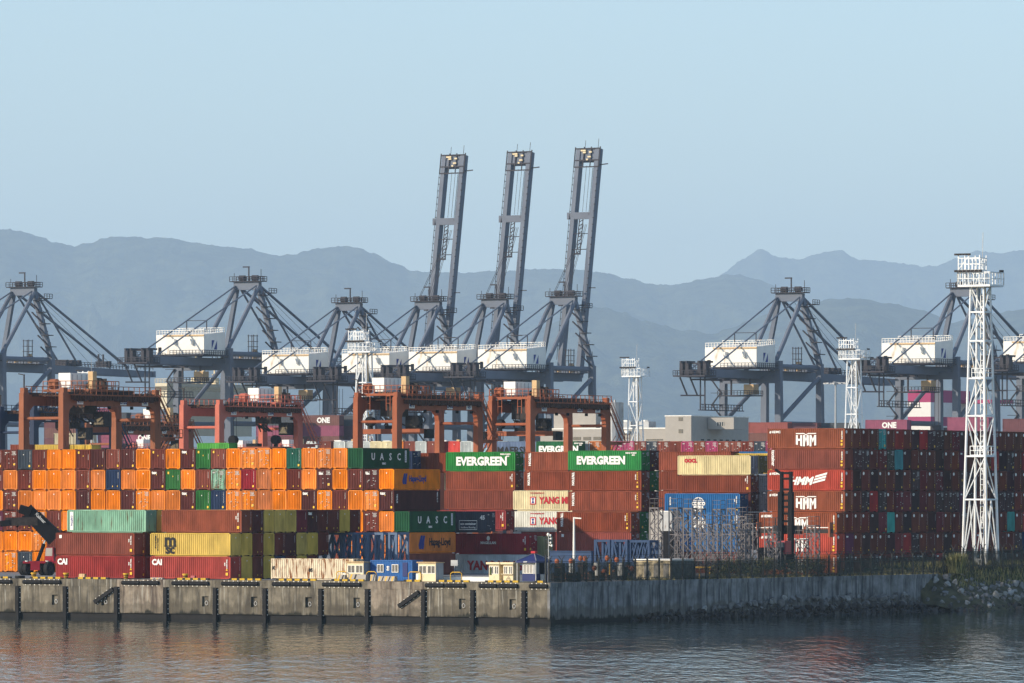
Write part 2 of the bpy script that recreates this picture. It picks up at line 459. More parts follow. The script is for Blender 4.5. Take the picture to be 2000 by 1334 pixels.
R1 = [(-700,430),(-300,470),(-100,450),(0,447),(40,452),(80,463),(110,475),(143,481),(175,475),(205,465),(240,461),(290,465),(330,464),(370,473),(430,481),(480,485),(520,495),(545,500),(575,496),(620,486),(660,481),(700,484),(730,495),(770,515),(800,527),(830,531),(900,533),(960,530),(1040,527),(1080,525),(1120,527),(1180,533),(1230,545),(1280,556),(1310,557),(1340,552),(1380,545),(1420,535),(1460,540),(1500,553),(1540,572),(1600,612),(1680,660),(1900,720),(2700,760)]
R2 = [(-700,900),(900,800),(1000,700),(1050,645),(1150,598),(1200,606),(1250,625),(1330,645),(1400,652),(1450,632),(1500,612),(1560,598),(1620,584),(1680,583),(1730,592),(1800,605),(1860,630),(1920,618),(2000,605),(2300,590),(2700,640)]
R3 = [(-700,900),(1100,700),(1250,640),(1330,590),(1415,533),(1450,508),(1487,486),(1520,505),(1560,508),(1600,495),(1640,490),(1680,507),(1720,510),(1750,513),(1790,521),(1830,518),(1870,505),(1905,490),(1960,495),(2000,488),(2300,470),(2700,500)]
hill("hills", R1, 29000, 8000, "long wooded mountain ridge fading blue behind the cranes", 3.1)
hill("hills", R2, 22500, 5500, "lower wooded spurs in front of the mountain ridge", 8.7, tree=9)
hill("hills", R3, 40500, 8700, "farther pale mountain peaks beyond the ridge", 5.5, tree=14)

# haze: one closed box of thin even air round the camera and the whole place
hz = MB().box(-7500, 7500, -40, 52000, -1.5, 2250)
hm = bpy.data.materials.new("haze_air"); hm.use_nodes = True
hn = hm.node_tree.nodes; hn.remove(hn["Principled BSDF"])
pv = hn.new("ShaderNodeVolumePrincipled")
pv.inputs["Color"].default_value = (.60, .80, 1.0, 1)
pv.inputs["Density"].default_value = HAZE = 4.0e-5
pv.inputs["Anisotropy"].default_value = 0.0
hm.node_tree.links.new(pv.outputs[0], hn["Material Output"].inputs["Volume"])
hz = hz.build("haze", hm, kind="stuff", label="thin blue haze over the harbour")
# ------------------------------------------------------------------ lettering
_tx = {}
def text_mesh(s, size, m, bold=0.0, align='CENTER', sx=1.0, shear=0.0, depth=.012):
    key = (s, size, m.name, bold, align, sx, shear)
    if key in _tx: return _tx[key]
    c = bpy.data.curves.new("lettering", 'FONT')
    c.body = s; c.size = size; c.resolution_u = 2; c.offset = bold; c.extrude = depth; c.align_x = align; c.align_y = 'CENTER'; c.shear = shear
    c.space_line = .8
    o = bpy.data.objects.new("lettering_tmp", c); COL.objects.link(o)
    dg = bpy.context.evaluated_depsgraph_get()
    me = bpy.data.meshes.new_from_object(o.evaluated_get(dg))
    bpy.data.objects.remove(o); bpy.data.curves.remove(c)
    me.name = "lettering"; me.materials.clear(); me.materials.append(m)
    # stand the text up: reading from -y, x to the right, z up
    me.transform(Matrix(((sx, 0, 0, 0), (0, 0, -1, 0), (0, 1, 0, 0), (0, 0, 0, 1))))
    _tx[key] = me
    return me

# ------------------------------------------------------------------ shipping containers (length x, width y, base z=0, door end +x)
BW = 2.44
_cm = {}
def corr(b, p0, du, L, z0, z1, nrm, dep=.065, per=.31, m=0):
    """a corrugated wall from p0 along du, L long; nrm points outward"""
    n = max(2, round(L/per)); w = L/n
    prof = []
    for i in range(n):
        for f, d in ((.0, 0), (.26, 0), (.5, -dep), (.76, -dep)):
            prof.append((i*w + f*w, d))
    prof.append((L, 0))
    du, nrm, p0 = Vector(du), Vector(nrm), Vector(p0)
    vs_ = []
    for s_, d in prof:
        q = p0 + du*s_ + nrm*d
        vs_ += [(q.x, q.y, z0), (q.x, q.y, z1)]
    b.add(vs_, [(2*i, 2*i+2, 2*i+3, 2*i+1) for i in range(len(prof)-1)], m)
def cont_meshes(L, h):
    key = (L, h)
    if key in _cm: return _cm[key]
    hl, hw = L/2, BW/2
    b = MB()
    corr(b, (-hl+.12, -hw+.02, 0), (1, 0, 0), L-.24, .15, h-.12, (0, -1, 0))
    corr(b, (-hl+.12, hw-.02, 0), (1, 0, 0), L-.24, .15, h-.12, (0, 1, 0))
    corr(b, (-hl+.02, -hw+.12, 0), (0, 1, 0), BW-.24, .18, h-.14, (-1, 0, 0), .075, .275)
    b.box(-hl+.1, hl-.14, -hw+.1, hw-.1, h-.09, h-.05); b.box(-hl+.1, hl-.14, -hw+.1, hw-.1, .12, .16); b.box(-hl+.6, hl-.6, -hw+.2, hw-.2, -.10, .119)  # last box: added filler that blocks light between the tiers
    b.quad((hl-.13, -hw+.1, .15), (hl-.13, hw-.1, .15), (hl-.13, hw-.1, h-.1), (hl-.13, -hw+.1, h-.1))
    body = b.mesh("container_walls", PAINT)
    f = MB()
    for sx in (-1, 1):
        for sy in (-1, 1):
            x, y = sx*(hl-.08), sy*(hw-.075)
            f.box(x-.08, x+.08, y-.07, y+.07, .12, h-.12)
            for z in (0, h-.12): f.box(x-.081, x+.081, y-.076, y+.076, z, z+.12, 1)
        f.box(sx*(hl-.07)-.06, sx*(hl-.07)+.06, -hw+.145, hw-.145, h-.15, h-.02); f.box(sx*(hl-.07)-.06, sx*(hl-.07)+.06, -hw+.145, hw-.145, .125, .20); f.box(sx*(hl-.07)-.06, sx*(hl-.07)+.06, -hw+.145, -hw+.5, .01, .124); f.box(sx*(hl-.07)-.06, sx*(hl-.07)+.06, hw-.5, hw-.145, .01, .124)
    for sy in (-1, 1):
        y = sy*(hw-.045)
        f.box(-hl+.16, hl-.16, y-.04, y+.04, h-.12, h-.02); f.box(-hl+.16, hl-.16, y-.04, y+.04, .09, .2)
    frame = f.mesh("corner_frame", [PAINT, CAST])
    d = MB()   # one door leaf, hinged outer edge towards -y
    d.box(hl-.09, hl-.05, -hw+.15, -.01, .19, h-.16)
    for z in [.19 + (h-.35)*t for t in (.02, .22, .42, .62, .82)]:
        d.box(hl-.05, hl-.022, -hw+.2, -.05, z, z+(h-.35)*.13)
    door = d.mesh("door", PAINT)
    g_ = MB()
    for y in (-.92, -.32, .32, .92):
        g_.tube((hl-.005, y, .1), (hl-.005, y, h-.1), .03, 5)
    for y in (-.62, .62): g_.box(hl-.02, hl+.005, y-.28, y+.28, h*.36, h*.36+.06)
    gear = g_.mesh("locking_gear", PAINT)
    _cm[key] = (body, frame, door, gear)
    return _cm[key]
CAST = mat("corner_casting", (.05, .03, .025), .8)
def quad_x(b, x, y, z, w, h, m):   # a flat decal on the -x face
    b.quad((x, y-w/2, z-h/2), (x, y+w/2, z-h/2), (x, y+w/2, z+h/2), (x, y-w/2, z+h/2), m)
_mk = {}
WPR, YPR = M["white"], M["yprint"]
def end_marks(kind, L, h):
    """printed marks on a container end. On the closed end (x=-L/2) y runs right to left as seen; on the door end left to right."""
    key = (kind, L, h)
    if key in _mk: return _mk[key]
    b = MB(); r = random.Random(str(key)); hl = L/2
    if kind.startswith("c"):     # closed end
        x = -hl-.008
        if kind == "c_dot": quad_x(b, x, .0, h*.8, .13, .17, 0)
        if kind in ("c_text", "c_badge", "c_tex"):
            z = h*.9
            for i in range(14):
                hh = r.choice((.05, .07)); quad_x(b, x, -.88, z, .05, hh, 0); z -= .115
        if kind in ("c_text", "c_tex"):
            quad_x(b, x, -.78, h*.17, .26, .30, 1); quad_x(b, x, .25, h*.74, .10, .14, 0 if kind == "c_text" else 1)
        if kind == "c_tag": quad_x(b, x, .78, h*.83, .26, .32, 1); quad_x(b, x, .0, h*.66, .12, .17, 1); quad_x(b, x, -.88, h*.6, .03, .8, 0)
        if kind == "c_two": quad_x(b, x, .1, h*.17, .12, .2, 1); quad_x(b, x, -.72, h*.18, .10, .16, 1); quad_x(b, x, -.85, h*.72, .035, .9, 0)
        if kind == "c_badge":
            vs_ = [(x, .72+math.cos(i*.785)*.27, h*.82+math.sin(i*.785)*.24) for i in range(8)]; b.add(vs_, [tuple(range(8))], 0)
            quad_x(b, x, -.78, h*.28, .14, .2, 1); quad_x(b, x, -.8, h*.18, .1, .14, 1)
        if kind == "c_plate": quad_x(b, x, .68, h*.84, .55, .22, 0); quad_x(b, x, -.82, h*.3, .1, .14, 1); quad_x(b, x, -.84, h*.17, .12, .2, 1)
        if kind == "c_ring":
            quad_x(b, x, .88, h*.83, .10, .3, 0)
            for i in range(8):
                a = i*.785; quad_x(b, x, .58+math.cos(a)*.16, h*.83+math.sin(a)*.14, .12, .12, 0)
            quad_x(b, x, -.75, h*.17, .24, .26, 1)
    else:                        # door end
        x = hl+.04
        for sy in (-1, 1):
            for i in range(r.choice((3, 4)) + (2 if sy > 0 else 0)):
                y = sy*r.uniform(.12, 1.0); z = h*r.uniform(.1, .92)
                quad_x(b, x, y, z, r.uniform(.12, .3), r.uniform(.05, .11), 0)
        for i in range(4): quad_x(b, x, .62, h*(.9-i*.055), r.uniform(.5, .75), .07, 0)
        quad_x(b, x, -.72, h*.84, .4, .16, 0)
        if kind != "d_plain": quad_x(b, x, r.choice((-.7, .7)), h*r.choice((.18, .25, .52)), .34, .3, 1)
    me = b.mesh("stencil_marking", [M["mark"] if kind[0] == "d" else WPR, YPR])
    _mk[key] = me
    return me

C_ = dict(   # paint colours
    orange=(.74, .212, .010), orange2=(.60, .175, .018), tan=(.44, .135, .032), brown=(.14, .030, .019), dbrown=(.085, .021, .018),
    rbrown=(.20, .055, .036), rust=(.215, .055, .027), triton=(.225, .055, .027), slate=(.045, .06, .08), navy=(.018, .035, .085), green=(.025, .135, .03),
    ever=(.03, .22, .045), teal=(.02, .11, .075), mint=(.22, .42, .30), crimson=(.28, .018, .028), maroon=(.16, .02, .03),
    red=(.58, .045, .028), cai=(.26, .037, .034), yellow=(.58, .40, .075), cream=(.66, .58, .36), offw=(.52, .56, .55), blue=(.025, .13, .33),
    uasc=(.015, .085, .035), hapag=(.62, .21, .05), plum=(.10, .02, .045), hmm=(.25, .064, .025), hred=(.37, .05, .028), aqua=(.06, .40, .36),
    pink=(.36, .05, .13), grey=(.30, .31, .30), olive=(.22, .19, .06), slblue=(.13, .18, .28), lgreen=(.10, .36, .07))
CN = dict(orange="bright orange", orange2="weathered orange", tan="faded tan orange", brown="brown", dbrown="dark brown", rbrown="reddish brown", rust="rust brown",
    triton="rust brown", slate="slate grey", navy="navy blue", green="green", ever="bright green", teal="teal green", mint="pale mint green", crimson="crimson", maroon="maroon",
    red="red", cai="light red", yellow="mustard yellow", cream="cream", offw="pale grey white", blue="blue", uasc="dark green", hapag="orange", plum="dark plum", hmm="rust orange",
    hred="bright red", aqua="turquoise", pink="magenta pink", grey="grey", olive="olive", slblue="slate blue", lgreen="light green")
NCONT = [0]
def container(center, turned, col, label, h=2.9, L=12.19, door=False, marks=None, rust=.15, group=None, flip=False, color=None):
    """center: world point under the middle of the base. turned: long axis along V. door: doors at +x (visible: right end of U-type; -V end when flip & turned)."""
    body, frame, dr, gear = cont_meshes(L, h)
    c = (*(color or C_[col]), rust)
    o = put("shipping_container", body, color=c)
    o.location = center
    o.rotation_euler = (0, 0, -TH + (math.pi/2 if turned else 0) + (math.pi if flip else 0))
    tag(o, label, "container", group)
    put("corner_frame", frame, o, color=c)
    if door:
        put("door", dr, o, color=c); d2 = put("door", dr, o, color=c); d2.scale = (1, -1, 1)
        put("locking_gear", gear, o, kind="stuff", color=(c[0]*.5+.012, c[1]*.5+.012, c[2]*.5+.012, .4))
    if marks: put("stencil_marking", end_marks(marks, L, h), o, kind="stuff")
    NCONT[0] += 1
    return o
def letter(o, s, size, m, x, z, bold=0.0, align='CENTER', sx=1.0, side=-1, shear=0.0, vertical=False, label=None):
    """print on the long side (side=-1: the -y side; flipped containers pass side=+1)"""
    if vertical:
        me = text_mesh(s, size, m, bold, 'CENTER', sx, shear)
        l = put("lettering", me, o); l.rotation_euler = (0, math.pi/2, 0)
        l.location = (x, -BW/2-.002, z)
    else:
        l = put("lettering", text_mesh(s, size, m, bold, align, sx, shear), o, loc=(x, -BW/2-.002, z))
    if side > 0:
        l.rotation_euler = (0, l.rotation_euler.y, math.pi)
        l.location = (-x, BW/2+.002, z)
    return l

def utype(xr, Y, ytop, col, label, ybot=None, h=None, L=12.19, row=0, left=False, **kw):
    """a container lying along U whose lit right corner shows at photo x=xr at depth Y (left=True: its left corner)"""
    z1 = zof(ytop, Y)
    h = h or round((zof(ytop, Y) - zof(ybot, Y))/.15)*.15 if ybot else (h or 2.9)
    h = min(2.9, max(2.6, h))
    k = (xr-1000)/F
    p = Vector((k*Y, Y, 0))
    c = p + U*(L/2 if left else -L/2) + V*(BW/2 + row*2.55)
    return container(Vector((c.x, c.y, z1-h)), False, col, label, h, L, **kw)
def vplane(vw, px): return on_v(vw, px)

# ------------------------------------------------------------------ 1. the tall orange and brown stack (ends lit, facing the water)
OW = "the orange and brown end stack"
VL = 720.1
xe = [-22.5, 6, 34.5, 63, 91, 119.5, 148, 177, 206, 236, 265, 294, 323, 352.5, 382, 411.5, 441, 470.5, 500, 530, 559.5, 588.5, 618.5, 649, 679, 709.5, 740, 770, 800]
# o orange, w weathered orange, t tan; capital = doors in view
T1 = "b B s b o o b d r d o b w x g r o O O o e w W o u"
T2 = "b w b o o o r w n w o x g o r M O c t o b o X o b X o"
T3 = "o B w o o o d o o d O o w x g n O W t o w x O b o O x"
T4 = "p B b O b o . . . . . . . . . . . . . . . . . b o B o u"
T5 = "o o o O b . . . . . . . . . . . . . . . . . . r O R O O"
T6 = "o O s o . . . . . . . . . . . . . . . . . . . r o b o r"
KEY = dict(b="brown", d="dbrown", r="rbrown", s="slate", n="navy", o="orange", w="orange2", t="tan", g="green", e="teal", u="lgreen", m="mint", c="crimson", x="dbrown", p="plum")
rowp = 2.935
top0 = 4.56 + 6*rowp
AMT = dict(o=.12, w=.45, t=.6, b=.25, d=.2, r=.3, m=.75, s=.1, n=.1, g=.15, e=.15, u=.1, c=.15, x=.15, p=.2)
RUSTW = {.12: "", .45: "rusty ", .6: "rusty ", .75: "rust streaked "}
lcorner = None
for ti, row in enumerate((T1, T2, T3, T4, T5, T6)):
    for ci, ch in enumerate(row.split()):
        if ch == ".": continue
        k = ch.lower(); door = ch.isupper(); last = ci == 27 or (ti == 0 and ci == 24) or (ti in (1, 2) and ci == 26)
        pl = vplane(VL, (xe[ci]+xe[ci+1])/2 if ci < 28 else 0)
        Ln = 12.19
        c = pl + V*(Ln/2)
        zb = top0 - ti*rowp - 2.9
        col = KEY[k]
        if last and k == "u": col = "uasc"
        if k == "w" and (ti*7+ci) % 3 == 0: col = "orange"
        mk = ("d_tag" if (ti+ci) % 2 else "d_plain") if door else ("c_tex" if k == "x" else {"o": "c_dot", "w": "c_dot", "t": "c_dot", "u": None}.get(k, R.choice(("c_text", "c_tag", "c_two", "c_text"))))
        what = "container doors" if door else "container end"
        extra = " with white letters" if k == "x" else ""
        lab = f"{RUSTW.get(AMT[k], '')}{CN[KEY[k]]} {what}{extra}, {ORD[ti]} tier, {ORD[ci]} from orange stack's left end"
        lab = lab.replace("weathered ", "") if AMT[k] == .45 else lab
        if last and k == "u": lab = ["dark green container with pale letters and badge topping the orange stack's right corner", 0, 0, "dark green container with pale letters above the low orange one with black lettering"][ti]
        if last and (ti, ci) == (1, 26): lab = "faded orange container with black name lettering, second tier at right corner of orange stack"
        if last and (ti, ci) == (2, 26): lab = "very dark brown container side with upright white letters, under faded orange lettered one"
        if last and (ti, ci) == (4, 27): lab = "orange container with large black name lettering and blue emblem at orange stack's low corner"
        o = container(Vector((c.x, c.y, zb)), True, col, lab, 2.87, Ln, door=door, marks=mk, rust=AMT[k]*R.uniform(.7, 1.2), flip=door, group="containers of the orange end stack")
        sd_ = 1 if door else -1
        if k == "x" and not door:
            letter_e = put("lettering", text_mesh("tex", .62, M["white"], .02), o, loc=(-Ln/2-.012, .62, 2.42)); letter_e.rotation_euler = (0, 0, -math.pi/2)
        if ch == "X":
            letter_e = put("lettering", text_mesh("tex", .5, M["white"], .02), o, loc=(Ln/2+.03, -.55, 2.25)); letter_e.rotation_euler = (0, 0, math.pi/2)
        if last and k == "u":
            for i_, ch_ in enumerate("UASC"): letter(o, ch_, 1.35, WPR, -3.4+i_*2.25, 1.62, .03, side=sd_)
            letter(o, "uasc", .55, WPR, -.6, .75, .02, side=sd_)
            b = MB(); b.quad((4.9, -BW/2-.01, .9), (5.35, -BW/2-.01, .9), (5.35, -BW/2-.01, 2.55), (4.9, -BW/2-.01, 2.55)); b.build("name_panel", WPR, o)
            for i_ in range(5): put("lettering", text_mesh("UASC"[i_ % 4], .3, M["bluep"], .01), o, loc=(5.12, -BW/2-.02, 2.35-i_*.3))
        if last and (ti, ci) in ((1, 26), (4, 27)):
            big = ti == 4; s_ = 1.45 if big else 1.15
            letter(o, "Hapag-Lloyd", s_, M["bluep"] if not big else M["black"], 1.9 if big else .1, 1.5, .035, sx=.78, side=sd_)
            q = MB(); k_ = s_/1.45; x0 = -2.9 if big else -3.3   # the slanted emblem left of the name
            for i_, (dx, dz) in enumerate(((0, 0), (.62, 0))):
                q.add([(x0+dx*k_+a*k_, -BW/2-.012, 1.5+z*k_) for a, z in ((-.62, -.95), (-.1, -.95), (.06, -.25), (-.02, -.1), (.3, .9), (-.2, .95), (-.55, .2), (-.8, -.4))], [tuple(range(8))])
            e = q.build("emblem_print", M["bluep"], o, kind="stuff")
            if sd_ > 0: e.rotation_euler = (0, 0, math.pi)
        if last and (ti, ci) == (2, 26):
            letter(o, "TEXUS", .42, WPR, -5.3, 1.7, .02, vertical=True); letter(o, "TEMU 5117", .3, WPR, 5.3, 1.9, .01, vertical=True)

# ------------------------------------------------------------------ 2. the front stack by the quay edge (long sides lit, ends in shade)
VF = 643.9
def frow(xr_px, r, t, col, label, rust=.12, doorend=False, marks="c_text", h=2.9, dx=0.0, **kw):
    p = on_v(VF, xr_px) + U*dx
    c = p - U*6.095 + V*(BW/2 + r*2.55)
    zb = GQ + t*2.93 if r < 3 else GQ + t*2.93
    o = container(Vector((c.x, c.y, zb)), False, col, label, h, door=doorend, marks=marks, rust=rust, flip=not doorend, group="containers stacked at the quay edge", **kw)
    return o
def cai(o, s):
    letter(o, "CAI", 1.0, WPR, -5.05, 2.1, .05, sx=.95, side=s)
def codes(o, s, x=5.2, yel=True, tri=False):
    letter(o, "TRHU 4218 0", .2, WPR, x+.35, 1.95, .012, vertical=True, side=s)
    letter(o, "45G1", .2, WPR, x+.05, 1.9, .012, vertical=True, side=s)
    if yel:
        b = MB(); sy = -BW/2-.01
        b.quad((x+.2, sy, .5), (x+.52, sy, .5), (x+.52, sy, .85), (x+.2, sy, .85))
        if tri: b.add([(x+.2, sy, 1.1), (x+.5, sy, 1.1), (x+.35, sy, 1.4)], [(0, 1, 2)])
        q = b.build("warning_sticker", YPR, o, kind="stuff")
        if s > 0: q.rotation_euler = (0, 0, math.pi)
f1 = 262.5; f2 = 450
o = frow(f1, 0, 0, "cai", "light red container with white letters at the quay edge beside the reach stacker wheels"); cai(o, 1); codes(o, 1, tri=True)
o = frow(f1, 0, 1, "brown", "plain brown container on the light red one nearest the reach stacker", color=(.20, .046, .027)); codes(o, 1)
b = MB(); b.quad((-5.55, -BW/2-.01, 2.2), (-5.15, -BW/2-.01, 2.2), (-5.15, -BW/2-.01, 2.6), (-5.55, -BW/2-.01, 2.6)); q = b.build("logo_plate", WPR, o); q.rotation_euler = (0, 0, math.pi)
o = frow(f1, 1, 2, "mint", "pale mint green container with white upright plate, topmost beside the black crane boom", rust=.55, marks="c_dot")
b = MB(); b.quad((-5.65, -BW/2-.01, .3), (-5.15, -BW/2-.01, .3), (-5.15, -BW/2-.01, 2.62), (-5.65, -BW/2-.01, 2.62)); q = b.build("name_panel", WPR, o); q.rotation_euler = (0, 0, math.pi)
letter(o, "CAPITAL", .36, M["bluep"], -5.4, 1.45, .02, vertical=True, side=1)
frow(f1, 2, 2, "yellow", "mustard yellow container end half hidden behind the mint green one")
frow(f1, 1, 0, "maroon", "maroon container end in the gap behind the first light red one", marks="c_dot")
frow(f1, 1, 1, "dbrown", "dark brown container end in the gap behind the plain brown one", marks="c_dot")
o = frow(f2, 0, 0, "cai", "light red container with white letters below the mustard yellow one", color=(.37, .055, .042)); cai(o, 1); codes(o, 1, tri=True)
o = frow(f2, 0, 1, "yellow", "mustard yellow container with black letters and crossed emblem on the quay edge stack", rust=.1, marks="c_dot")
letter(o, "m", 2.4, M["black"], -3.05, 1.92, .07, side=1); letter(o, "sc", 1.7, M["black"], -3.05, .82, .06, side=1)
b = MB(); b.bar((-3.95, -BW/2-.008, 1.25), (-2.15, -BW/2-.008, 1.25), .02, .11); q = b.build("emblem_print", M["black"], o); q.rotation_euler = (0, 0, math.pi)
for i_ in range(2): letter(o, "MSCU 7714 20", .26, M["black"], -5.3+i_*.35, 1.75-i_*.3, .01, vertical=True, side=1)
o = frow(f2, 1, 2, "rust", "long brown container topping the mustard yellow lettered one"); codes(o, 1)
for t, cols in ((2, "dbrown yellow yellow yellow maroon dbrown brown brown yellow brown"), (1, "yellow brown yellow brown dbrown yellow yellow brown"), (0, "yellow brown yellow navy brown yellow brown")):
    for i_, c_ in enumerate(cols.split()):
        r_ = i_ + (2 if t == 2 else 1)
        tl = ("bottom", "middle", "top")[t]
        o = frow(f2, r_, t, c_, f"shaded {CN[c_]} container end, {tl} tier of quay edge stack, {ORD[i_]} behind the front one", marks={"yellow": "c_dot"}.get(c_, ("c_text", "c_two", "c_tag")[i_ % 3]))
        if t == 2 and i_ == 5:
            q = put("lettering", text_mesh("tex", .62, WPR, .02), o, loc=(-6.107, .62, 2.42)); q.rotation_euler = (0, 0, -math.pi/2)

# ------------------------------------------------------------------ 3. the middle stacks
def right_marks(o, s=-1): codes(o, s)
def triton(o):
    letter(o, "TRITON", .52, WPR, -5.25, 1.75, .03, vertical=True)
    letter(o, "TRIU 810", .2, WPR, 5.15, 2.0, .012, vertical=True)
    b = MB(); y = -BW/2-.01
    b.quad((5.3, y, .45), (5.6, y, .45), (5.6, y, .75), (5.3, y, .75)); b.add([(5.3, y, 1.1), (5.6, y, 1.1), (5.45, y, 1.4)], [(0, 1, 2)])
    for i in range(4): b.quad((5.38, y, 1.6+i*.3), (5.5, y, 1.6+i*.3), (5.5, y, 1.78+i*.3), (5.38, y, 1.78+i*.3))
    b.build("warning_sticker", YPR, o, kind="stuff")
def ever(o, x=0.0, s=1.55):
    letter(o, "EVERGREEN", s, WPR, x, 1.42, .08, sx=.98)
    letter(o, "EGHU 910234", .3, WPR, 4.4, 2.5, .015); letter(o, "45G1", .25, WPR, 4.8, 2.2, .015)
def yang(o, x=-1.0):
    letter(o, "YANG MING", 1.35, M["redp"], x, 1.42, .055, align='LEFT', sx=.9)
    b = MB(); y = -BW/2-.01
    x0 = x-1.6
    b.quad((x0, y, .85), (x0+1.0, y, .85), (x0+1.0, y, 2.0), (x0, y, 2.0), 0)
    b.quad((x0+.16, y-.006, 1.0), (x0+.84, y-.006, 1.0), (x0+.84, y-.006, 1.85), (x0+.16, y-.006, 1.85), 1)
    b.add([(x0+.26, y-.012, 1.05), (x0+.74, y-.012, 1.05), (x0+.58, y-.012, 1.43), (x0+.74, y-.012, 1.8), (x0+.26, y-.012, 1.8), (x0+.42, y-.012, 1.43)], [tuple(range(6))], 2)
    b.build("emblem_print", [M["redp"], WPR, M["bluep"]], o, kind="stuff")
    letter(o, "www.yangming.com", .3, M["redp"], x0, 2.55, .006, align='LEFT')
Y6, Y4, Y2 = 921, 898, 866
MG = "containers of the middle stacks"
utype(805, 926, 880.5, "navy", "navy blue container doors between the dark green lettered side and a brown one", door=True, marks="d_plain", group=MG)
utype(820, 930, 884.5, "triton", "brown container side left of the first bright green lettered container", left=True, group=MG)
utype(868, 933, 920.5, "cream", "pale cream container sliver left of a brown side, under the green lettered one", left=True, group=MG)
o = utype(1006, Y6, 882, "ever", "bright green container with large white lettering, left one of the two", door=True, marks="d_plain", group=MG); ever(o, .2, 1.72)
o = utype(1006, Y6, 920.3, "triton", "brown container directly under the left bright green lettered one", door=True, marks="d_tag", group=MG); codes(o, -1)
utype(868, 915, 957, "triton", "brown container two tiers under the left bright green lettered one", left=True, door=True, marks="d_tag", group=MG, L=12.19, color=(.22, .052, .028)) and None
o = utype(988, 890, 996, "maroon", "crimson brown container behind the dark grey boxed-text container", door=True, marks="d_tag", group=MG, color=(.25, .035, .035)); codes(o, -1)
o = utype(1025, Y6, 882.5, "triton", "brown container with upright white letters left of the right green lettered one", left=True, group=MG, color=(.28, .076, .038)); triton(o)
o = utype(1023, Y6-4, 920.5, "triton", "brown upright-lettered container below another, left of the middle brown stack", left=True, group=MG); triton(o)
o = utype(1002, Y4, 958, "cream", "cream container with red lettering above a whiter one like it", left=True, rust=.25, group=MG); yang(o, -1.6)
o = utype(1002, Y4, 998, "offw", "off-white container with red lettering under the cream one", left=True, rust=.3, group=MG, color=(.62, .62, .54)); yang(o, -1.6)
utype(1002, Y4, 1037.5, "offw", "off-white container low behind crimson doors, under the red lettered ones", left=True, group=MG)
utype(1018, Y4-2, 1038, "maroon", "dark red brown container behind the camera pole, left of the brown stack", left=True, group=MG, color=(.22, .045, .035), h=2.9)
YM = 880
o = utype(1252.5, YM, 879.3, "ever", "bright green container with large white lettering, right one of the two", door=True, marks="d_plain", group=MG, color=(.028, .20, .05)); ever(o, -.6)
o = utype(1252.5, YM, 919.3, "triton", "brown upright-lettered container directly under the right green lettered one", door=True, marks="d_tag", group=MG); triton(o)
o = utype(1252.5, YM, 959.2, "triton", "brown upright-lettered container two below the right green lettered one", door=True, marks="d_tag", group=MG); triton(o)
o = utype(1232.5, YM-13, 999.5, "triton", "brown upright-lettered container behind the white lamp post top", door=True, marks="d_tag", group=MG); triton(o)
o = utype(1232.5, YM-13, 1039.5, "rbrown", "brown container behind the white lamp post middle, with small badge", door=True, marks="d_plain", group=MG, color=(.24, .06, .045))
b = MB(); b.quad((-5.3, -BW/2-.01, 2.2), (-4.9, -BW/2-.01, 2.2), (-4.9, -BW/2-.01, 2.6), (-5.3, -BW/2-.01, 2.6)); b.build("logo_plate", WPR, o)
utype(1232.5, YM-13, 1079, "brown", "brown container at ground level behind the blue truss frames", door=True, marks="d_plain", group=MG)
for t, (yt, c_) in enumerate(((879.3, "dbrown"), (919.3, "green"), (959.2, "dbrown"))):
    utype(1252.5, YM, yt, c_, f"{CN[c_]} container doors right of the brown upright-lettered stack, {ORD[t]} from top", row=1.05, door=True, marks="d_tag", group=MG)
for t, (yt, c_) in enumerate(((999.5, "green"), (1039.5, "green"), (1079, "dbrown"))):
    utype(1232.5, YM-13, yt, c_, f"{CN[c_]} container doors low behind the blue trusses, {ORD[t]} of three going down", row=1.05, door=True, marks="d_tag", group=MG)
# low stack: eco container, crimson, white
o = utype(950, 860, 998.8, "slate", "dark grey container with white boxed text and number beside dark green one", door=True, marks="d_plain", group=MG, L=13.7, color=(.05, .055, .075))
letter(o, "eco container", .46, WPR, 3.85, 1.15, .02); letter(o, "bamboo flooring", .36, WPR, 3.85, .66, .008)
b = MB(); y = -BW/2-.012
for a, c in (((2.4, 1.6), (5.3, 1.6)), ((2.4, .35), (5.3, .35)), ((2.4, .35), (2.4, 1.6)), ((5.3, .35), (5.3, 1.6))): b.bar((a[0], y, a[1]), (c[0], y, c[1]), .02, .09)
b.build("text_border", WPR, o); letter(o, "45", .8, M["white"], 6.2, 2.0, .03)
o = utype(1032, 864, 1042, "crimson", "crimson container with small white emblem above the low white red-lettered one", door=True, marks="d_tag", group=MG)
letter(o, "MAGELLAN", .5, WPR, -.5, 1.55, .015); b = MB()
b.add([(-.5+math.cos(i*.628)*.28, -BW/2-.01, 2.2+math.sin(i*.628)*.34) for i in range(10)], [tuple(range(10))]); b.build("emblem_print", WPR, o, kind="stuff"); codes(o, -1)
o = utype(1032, 864, 1083, "offw", "pale grey container with large red lettering behind the small guard booths", door=True, marks="d_plain", group=MG, color=(.55, .60, .62))
letter(o, "YANG MING", 1.75, M["redp"], -3.9, 1.25, .075, align='LEFT', sx=.92)
utype(1063, 868, 1047, "olive", "olive green container doors beside the camera pole", group=MG, h=2.9, door=True, marks="d_plain", color=(.30, .30, .15))
